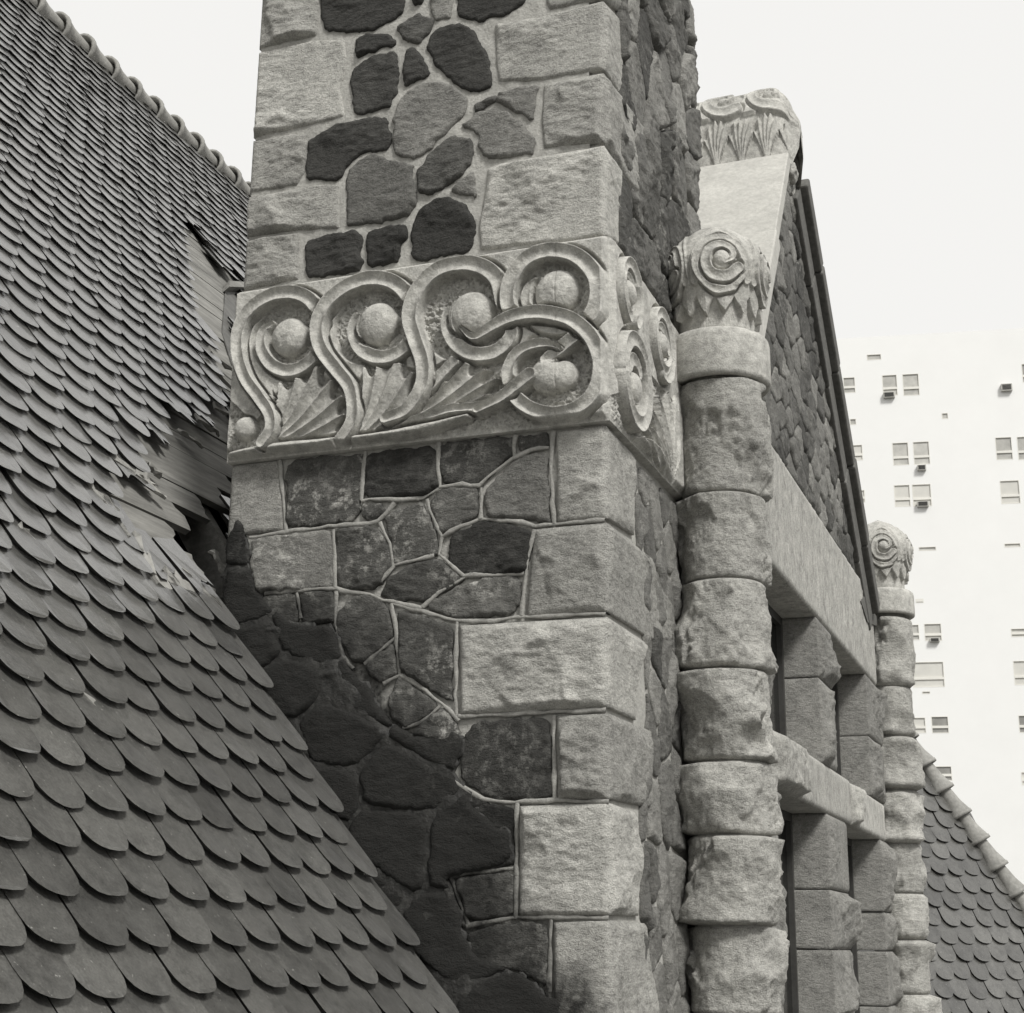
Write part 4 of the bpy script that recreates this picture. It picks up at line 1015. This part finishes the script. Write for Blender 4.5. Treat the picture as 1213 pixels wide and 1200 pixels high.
for a_ in (-.55, .02, .50, 1.05, 1.5):
    ob('rafter', fix_normals(mesh_of('rafter', *prism([RL.at(a_, -2.2, -.04), RL.at(a_+.05, -2.2, -.04), RL.at(a_+.05, 1.2, -.04), RL.at(a_, 1.2, -.04)], -RL.n*.14), M['board'], False)), LR)
# split wood and torn shingles round the hole
def shard(px0, px1, wd, lift, mat, sd, name='broken_shingle'):
    rs = np.random.RandomState(sd); p0, p1 = np.array(RL.hit(px0)), np.array(RL.hit(px1)); d = p1-p0; L = np.linalg.norm(d); d /= L; e = np.array([-d[1], d[0]])
    n = 7; top = [p0+d*L*t+e*wd*(.5-.25*t)*rs.uniform(.5, 1.1) for t in np.linspace(0, 1, n)]; bot = [p0+d*L*t-e*wd*(.5-.25*t)*rs.uniform(.4, 1.1) for t in np.linspace(1, 0, n)]
    ring = [RL.at(q[0], q[1], lift+.02*rs.rand()) for q in top+bot]
    return ob(name, fix_normals(mesh_of(name, *prism(ring, -RL.n*.010), mat, False)), LR)
for q, (p0, p1, wd, mt) in enumerate([((100, 575), (132, 622), .03, 'splinter'), ((122, 612), (142, 645), .025, 'splinter'), ((182, 682), (215, 718), .05, 'splinter'), ((195, 690), (262, 750), .08, 'tile'),
        ((205, 680), (258, 735), .05, 'board'), ((82, 566), (120, 612), .06, 'tile'), ((150, 566), (186, 598), .05, 'tile'), ((120, 545), (172, 580), .07, 'tile'), ((165, 555), (183, 572), .03, 'splinter'),
        ((235, 712), (266, 745), .04, 'splinter'), ((8, 632), (36, 662), .035, 'splinter'), ((72, 820), (140, 890), .05, 'tile'), ((150, 640), (170, 690), .05, 'tile'), ((240, 420), (282, 455), .05, 'splinter'),
        ((232, 430), (275, 470), .06, 'tile'), ((225, 500), (252, 520), .06, 'tile'), ((205, 515), (232, 535), .05, 'tile'), ((246, 485), (272, 500), .04, 'tile'), ((240, 660), (262, 690), .06, 'board'), ((170, 690), (232, 712), .10, 'tile')]):
    shard(p0, p1, wd, .030, M['ridge' if mt == 'tile' else mt], 50+q)
# cricket of sheet metal and ledge between roof and chimney back corner
def hp(px, c=0.0): a, b_ = RL.hit(px); return RL.at(a, b_, c)
ob('ledge_board', fix_normals(mesh_of('ledge_board', *prism([hp((264, 339), .05), hp((302, 341), .05), hp((302, 347), .05), hp((264, 346), .05)], -RL.n*.12), M['board'], False)), LR)
ob('flashing_sheet', fix_normals(mesh_of('flashing_sheet', *prism([hp((266, 346), .006), hp((302, 348), .006), hp((302, 470), .006), hp((276, 440), .008), hp((262, 395), .008)], -RL.n*.006), M['flash'], False)), LR)

# ridge tiles: flared barrels laid along the ridge
def barrel(L, r0, r1, n=18, ring=.006):
    prof = [(0, r0), (.1*L, r0*.99), (.6*L, (r0+r1)*.5*.95), (.9*L, r1), (.905*L, r1+ring), (L, r1+ring*1.1), (L, r1*.86), (.72*L, r1*.72), (.70*L, .01)]
    V, F = [], []
    A = np.linspace(0, 2*math.pi, n, endpoint=False)
    for y, r in prof: V += [(r*math.cos(a), y, r*math.sin(a)) for a in A]
    for i in range(len(prof)-1):
        for j in range(n): F.append((i*n+j, i*n+(j+1) % n, (i+1)*n+(j+1) % n, (i+1)*n+j))
    F.append(tuple(range(n))); F.append(tuple(range(len(prof)*n-1, (len(prof)-1)*n-1, -1))); return V, F
def barrel_row(P0, P1, step, r0, r1, parent, over=.05, nmax=60):
    P0, P1 = np.array(P0), np.array(P1); d = P1-P0; L = np.linalg.norm(d); d /= L; k = int(L/step)
    x = np.cross(d, [0, 0, 1.0]); x /= np.linalg.norm(x); zc = np.cross(x, d)
    me = fix_normals(mesh_of('ridge_tile', *barrel(step+over, r0, r1), M['ridge'], True))
    at = me.attributes.new('shade', 'FLOAT', 'FACE'); at.data.foreach_set('value', [0.0]*len(me.polygons))
    for i in range(min(k+1, nmax)):
        m = Matrix(((x[0], d[0], zc[0], 0), (x[1], d[1], zc[1], 0), (x[2], d[2], zc[2], 0), (0, 0, 0, 1))) @ Matrix.Rotation(rs.normal(0, .01)-.02, 4, 'X')
        m.translation = Vector(P0+d*step*i); o = ob('ridge_tile', me, parent); o.matrix_local = m
rp0 = RL.at(-1.0, ridge_b, .02); rp1 = RL.at(8.0, ridge_b, .02)
# laid so that the flared mouth looks towards the camera
barrel_row(rp1, rp0, .262, .058, .102, LR)
back = np.array([-RL.f[0], 0, RL.f[2]])
part('roof_slope', fix_normals(mesh_of('roof_slope', *prism([RL.at(-3.5, ridge_b), RL.at(9.5, ridge_b), RL.at(9.5, ridge_b)+back*5, RL.at(-3.5, ridge_b)+back*5], -RL.n*.05), M['tile'], False)))

# right roof beyond the far column
phi = math.radians(52); pit = math.radians(66)
rowd = np.array([math.cos(phi), math.sin(phi), 0]); hf = np.array([math.sin(phi), -math.cos(phi), 0])
dO = ray(1150, 1060); OO = dO*(11.6/math.hypot(dO[0], dO[1]))
RR_ = RoofPlane(OO, rowd, hf*math.cos(pit)+np.array([0, 0, -math.sin(pit)]))
h0, h1 = np.array(RR_.hit((1086, 898))), np.array(RR_.hit((1216, 1083)))
hd_ = (h1-h0); hA = h0-hd_*.5; hB = h1+hd_*2.2
deck = [RR_.at(*hA, -.01), RR_.at(*hB, -.01), RR_.at(-4.0, hB[1], -.01), RR_.at(-4.0, hA[1], -.01)]
R2 = part('tiled_roof', fix_normals(mesh_of('roof_backing', *prism(deck, -RR_.n*.06), M['tile'], False)), label='small steep shingled roof with a flared hip beyond the far column')
tw2 = .165*1.04; te2 = .128
tm2 = [fix_normals(mesh_of('roof_tile', *tile_mesh(tw2, .28, .010, 0, q), M['tile'], False)) for q in range(2)]
for me in tm2:
    me.materials.append(M['tile_edge']); me.polygons.foreach_set('material_index', [0]+[1]*(len(me.polygons)-1))
    at = me.attributes.new('shade', 'FLOAT', 'FACE'); at.data.foreach_set('value', [0.0]*len(me.polygons))
cnt = 0; ex_V, ex_F, ex_S, ex_M = [], [], [], []
for k in range(-14, 26):
    bt = k*te2
    for j in range(-20, 24):
        a = (j+.5*(k % 2))*tw2
        ah = h0[0]+(h1[0]-h0[0])*(bt-h0[1])/(h1[1]-h0[1])
        if a > ah-.03: continue
        p = proj(RR_.at(a, bt))[0]
        if p[0] < 1060 or p[0] > 1245 or p[1] > 1235 or p[1] < 870: continue
        m = tile_matrix(RR_, a+rs.normal(0, .004), bt+rs.normal(0, .004), .28, rs.normal(0, .008), rs.normal(0, .02), .001)
        if cnt < 85 and p[0] > 1084 and p[0] < 1213 and p[1] < 1205:
            o = ob('roof_tile', tm2[cnt % 2], R2); o.matrix_local = m; cnt += 1
        else:
            me = tm2[0]; b0 = len(ex_V); ex_V += [m @ v.co for v in me.vertices]; ex_F += [tuple(q+b0 for q in f.vertices) for f in me.polygons]; ex_S += [rs.rand()]*len(me.polygons); ex_M += [f.material_index for f in me.polygons]
me = mesh_of('more_tiles', ex_V, ex_F, M['tile'], False); me.materials.append(M['tile_edge']); me.polygons.foreach_set('material_index', ex_M); at = me.attributes.new('shade', 'FLOAT', 'FACE'); at.data.foreach_set('value', ex_S)
ob('roof_tile', me, R2, kind='stuff')
hpA = RR_.at(*(h0-hd_*.3), .03); hpB = RR_.at(*(h1+hd_*.4), .03)
L36 = np.linalg.norm(RR_.at(*h1)-RR_.at(*h0))/6.05
barrel_row(hpA, hpB, L36, .05, .088, R2)
part('roof_slope', fix_normals(mesh_of('roof_slope', *prism([RR_.at(*hA), RR_.at(*hB), RR_.at(*hB)+np.array([-1.2, 5.5, -1.5]), RR_.at(*hA)+np.array([-2.0, 2.0, -.5])], (0, 0, -.05)), M['tile'], False)))
# main walls down to the ground
part('church_wall', mesh_of('church_wall', *box((-9.5, -1.5, -9.0), (-1.35, 13.8, -2.6)), M['plain_wall'], False))
part('church_wall', mesh_of('church_wall', *box((-9.2, 13.0, -9.0), (-8.0, 13.7, 3.0)), M['plain_wall'], False))

# ------------------------------------------------------------------ apartment tower far behind
TD = 75.0
az = math.radians(-100.7+90)                                      # facade runs nearly across the view
fdir = np.array([math.cos(math.radians(10.2)), math.sin(math.radians(10.2)), 0.0])   # along the facade
fn = np.array([fdir[1], -fdir[0], 0.0])                           # towards the camera
dT = ray(1100, 700); OT = dT*(TD/math.hypot(dT[0], dT[1]))
def fac(px): d = ray(*px); P = d*((fn@OT)/(fn@d)); q = P-OT; return q@fdir, P[2]
def fpt(a, z, c=0.0): q = OT+fdir*a+fn*c; return (q[0], q[1], z)
W = []
def wpx(crop, rects):
    ox, oy, s = crop
    for x0, y0, x1, y1, kd in rects:
        a0, z1 = fac((ox+x0/s, oy+y0/s)); a1, z0 = fac((ox+x1/s, oy+y1/s)); W.append((a0, a1, min(z0, z1), max(z0, z1), kd))
wpx((970, 410, 4.992), [(282, 50, 370, 80, 'slot'), (142, 186, 218, 275, 'mid'), (372, 172, 468, 290, 'mid'), (492, 166, 598, 290, 'mid'), (725, 396, 766, 430, 'slot'), (182, 430, 222, 465, 'slot'), (160, 586, 262, 675, 'pale'),
     (432, 572, 536, 703, 'mid'), (554, 566, 660, 698, 'mid'), (1040, 540, 1150, 670, 'mid'), (1168, 536, 1280, 670, 'mid'), (442, 822, 545, 948, 'pale'), (549, 818, 670, 946, 'pale'), (212, 852, 275, 925, 'pale'), (1068, 796, 1195, 930, 'pale'), (1196, 105, 1290, 212, 'dark')])
wpx((1040, 620, 3.871), [(90, 110, 165, 124, 'slot'), (186, 108, 268, 124, 'slot'), (578, 92, 655, 108, 'slot'), (172, 346, 210, 365, 'dark'), (115, 465, 192, 535, 'mid'), (210, 460, 295, 538, 'mid'), (608, 482, 690, 520, 'mid'),
     (155, 636, 308, 750, 'pale'), (202, 770, 240, 782, 'slot'), (140, 890, 222, 962, 'pale'), (243, 885, 327, 962, 'dark'), (642, 880, 720, 960, 'dark'), (165, 1115, 240, 1182, 'pale'), (258, 1113, 342, 1180, 'dark'), (618, 630, 760, 740, 'pale'), (655, 1140, 740, 1200, 'pale')])
AT = empty('apartment_tower', fpt(-2, -9.0), 'tall white apartment tower with small windows far behind the gable', 'building')
a0T, a1T, z0T, z1T = -30.0, 26.0, -9.0, fac((1100, 395))[1]
ca = sorted({a0T, a1T, *[q for r_ in W for q in r_[:2]]}); cz = sorted({z0T, z1T, *[q for r_ in W for q in r_[2:4]]})
V, F, vid = [], [], {}
def vtx(i, j):
    if (i, j) not in vid: vid[(i, j)] = len(V); V.append(fpt(ca[i], cz[j]))
    return vid[(i, j)]
for i in range(len(ca)-1):
    for j in range(len(cz)-1):
        am, zm = (ca[i]+ca[i+1])/2, (cz[j]+cz[j+1])/2
        if any(r_[0] < am < r_[1] and r_[2] < zm < r_[3] for r_ in W): continue
        F.append((vtx(i, j), vtx(i+1, j), vtx(i+1, j+1), vtx(i, j+1)))
nb = len(V); V += [fpt(a, z, -16.0) for a, z in ((a0T, z0T), (a1T, z0T), (a1T, z1T), (a0T, z1T))]
k4 = [vtx(ca.index(a), cz.index(z)) for a, z in ((a0T, z0T), (a1T, z0T), (a1T, z1T), (a0T, z1T))]
F += [(nb+1, nb, nb+3, nb+2), (k4[0], nb, nb+1, k4[1]), (k4[1], nb+1, nb+2, k4[2]), (k4[2], nb+2, nb+3, k4[3]), (k4[3], nb+3, nb, k4[0])]
ob('tower_wall', mesh_of('tower_wall', V, F, M['tower_wall'], False), AT)
def fbox(a0, a1, z0, z1, c0, c1):
    V = [fpt(a, z, c) for c in (c0, c1) for a, z in ((a0, z0), (a1, z0), (a1, z1), (a0, z1))]
    return V, [(0, 3, 2, 1), (4, 5, 6, 7), (0, 1, 5, 4), (1, 2, 6, 5), (2, 3, 7, 6), (3, 0, 4, 7)]
for a0, a1, z0, z1, kd in W:
    fr = min(.035, (z1-z0)*.2); Vs, Fs = [], []
    zz_ = z0+(z1-z0)*.30
    bars = [(a0, a0+fr, z0, z1), (a1-fr, a1, z0, z1), (a0+fr, a1-fr, z0, z0+fr), (a0+fr, a1-fr, z1-fr, z1)]
    if kd != 'slot': bars.append((a0+fr, a1-fr, zz_, zz_+.12))
    for q in bars:
        v, f = fbox(*q, -.08, .005); Fs += [tuple(i+len(Vs) for i in t) for t in f]; Vs += v
    wn = ob('window', mesh_of('window', Vs, Fs, M['tower_frame'], False), AT)
    mt = {'mid': 'tower_pane', 'pale': 'tower_pane_pale', 'dark': 'tower_pane_dark', 'slot': 'tower_pane'}[kd]
    ob('pane', mesh_of('pane', *fbox(a0+.005, a1-.005, z0+.005, z1-.005, -.07, -.045), M[mt], False), wn)
def ac(px, label):
    (a0, z1), (a1, z0) = fac(px[:2]), fac(px[2:])
    me = bevelled(*fbox(a0, a1, z0, z1, .01, .20), .02, 'air_conditioner', M['ac'])
    o = ob('air_conditioner', me); o['label'] = label; o['category'] = 'air conditioner'; o['group'] = 'air conditioners on the apartment tower'
    sl = []
    Vs, Fs = [], []
    for i in range(4):
        z = z0+(z1-z0)*(.2+.18*i); v, f = fbox(a0+.06, a1-.06, z, z+.04, .19, .22); Fs += [tuple(q+len(Vs) for q in t) for t in f]; Vs += v
    ob('grille', mesh_of('grille', Vs, Fs, M['frame'], False), o)
ac((1046, 466, 1060, 472), 'air conditioner in the topmost pair of tower windows')
ac((1185, 456, 1199, 464), 'air conditioner alone on the tower near the right edge')
ac((1086, 552, 1097, 558), 'small air conditioner hanging below the second pair of tower windows')
ac((1086, 595, 1100, 601), 'air conditioner under the pale blind pair of tower windows')
ac((1101, 757, 1113, 761), 'air conditioner in the window pair right of the far column')

# ------------------------------------------------------------------ ground
gr = ob('ground', mesh_of('ground', [(-900, -900, -9.0), (900, -900, -9.0), (900, 900, -9.0), (-900, 900, -9.0)], [(0, 1, 2, 3)], M['ground'], False), kind='structure')
for o in bpy.data.objects:
    if 'is_root_offset' in o: del o['is_root_offset']
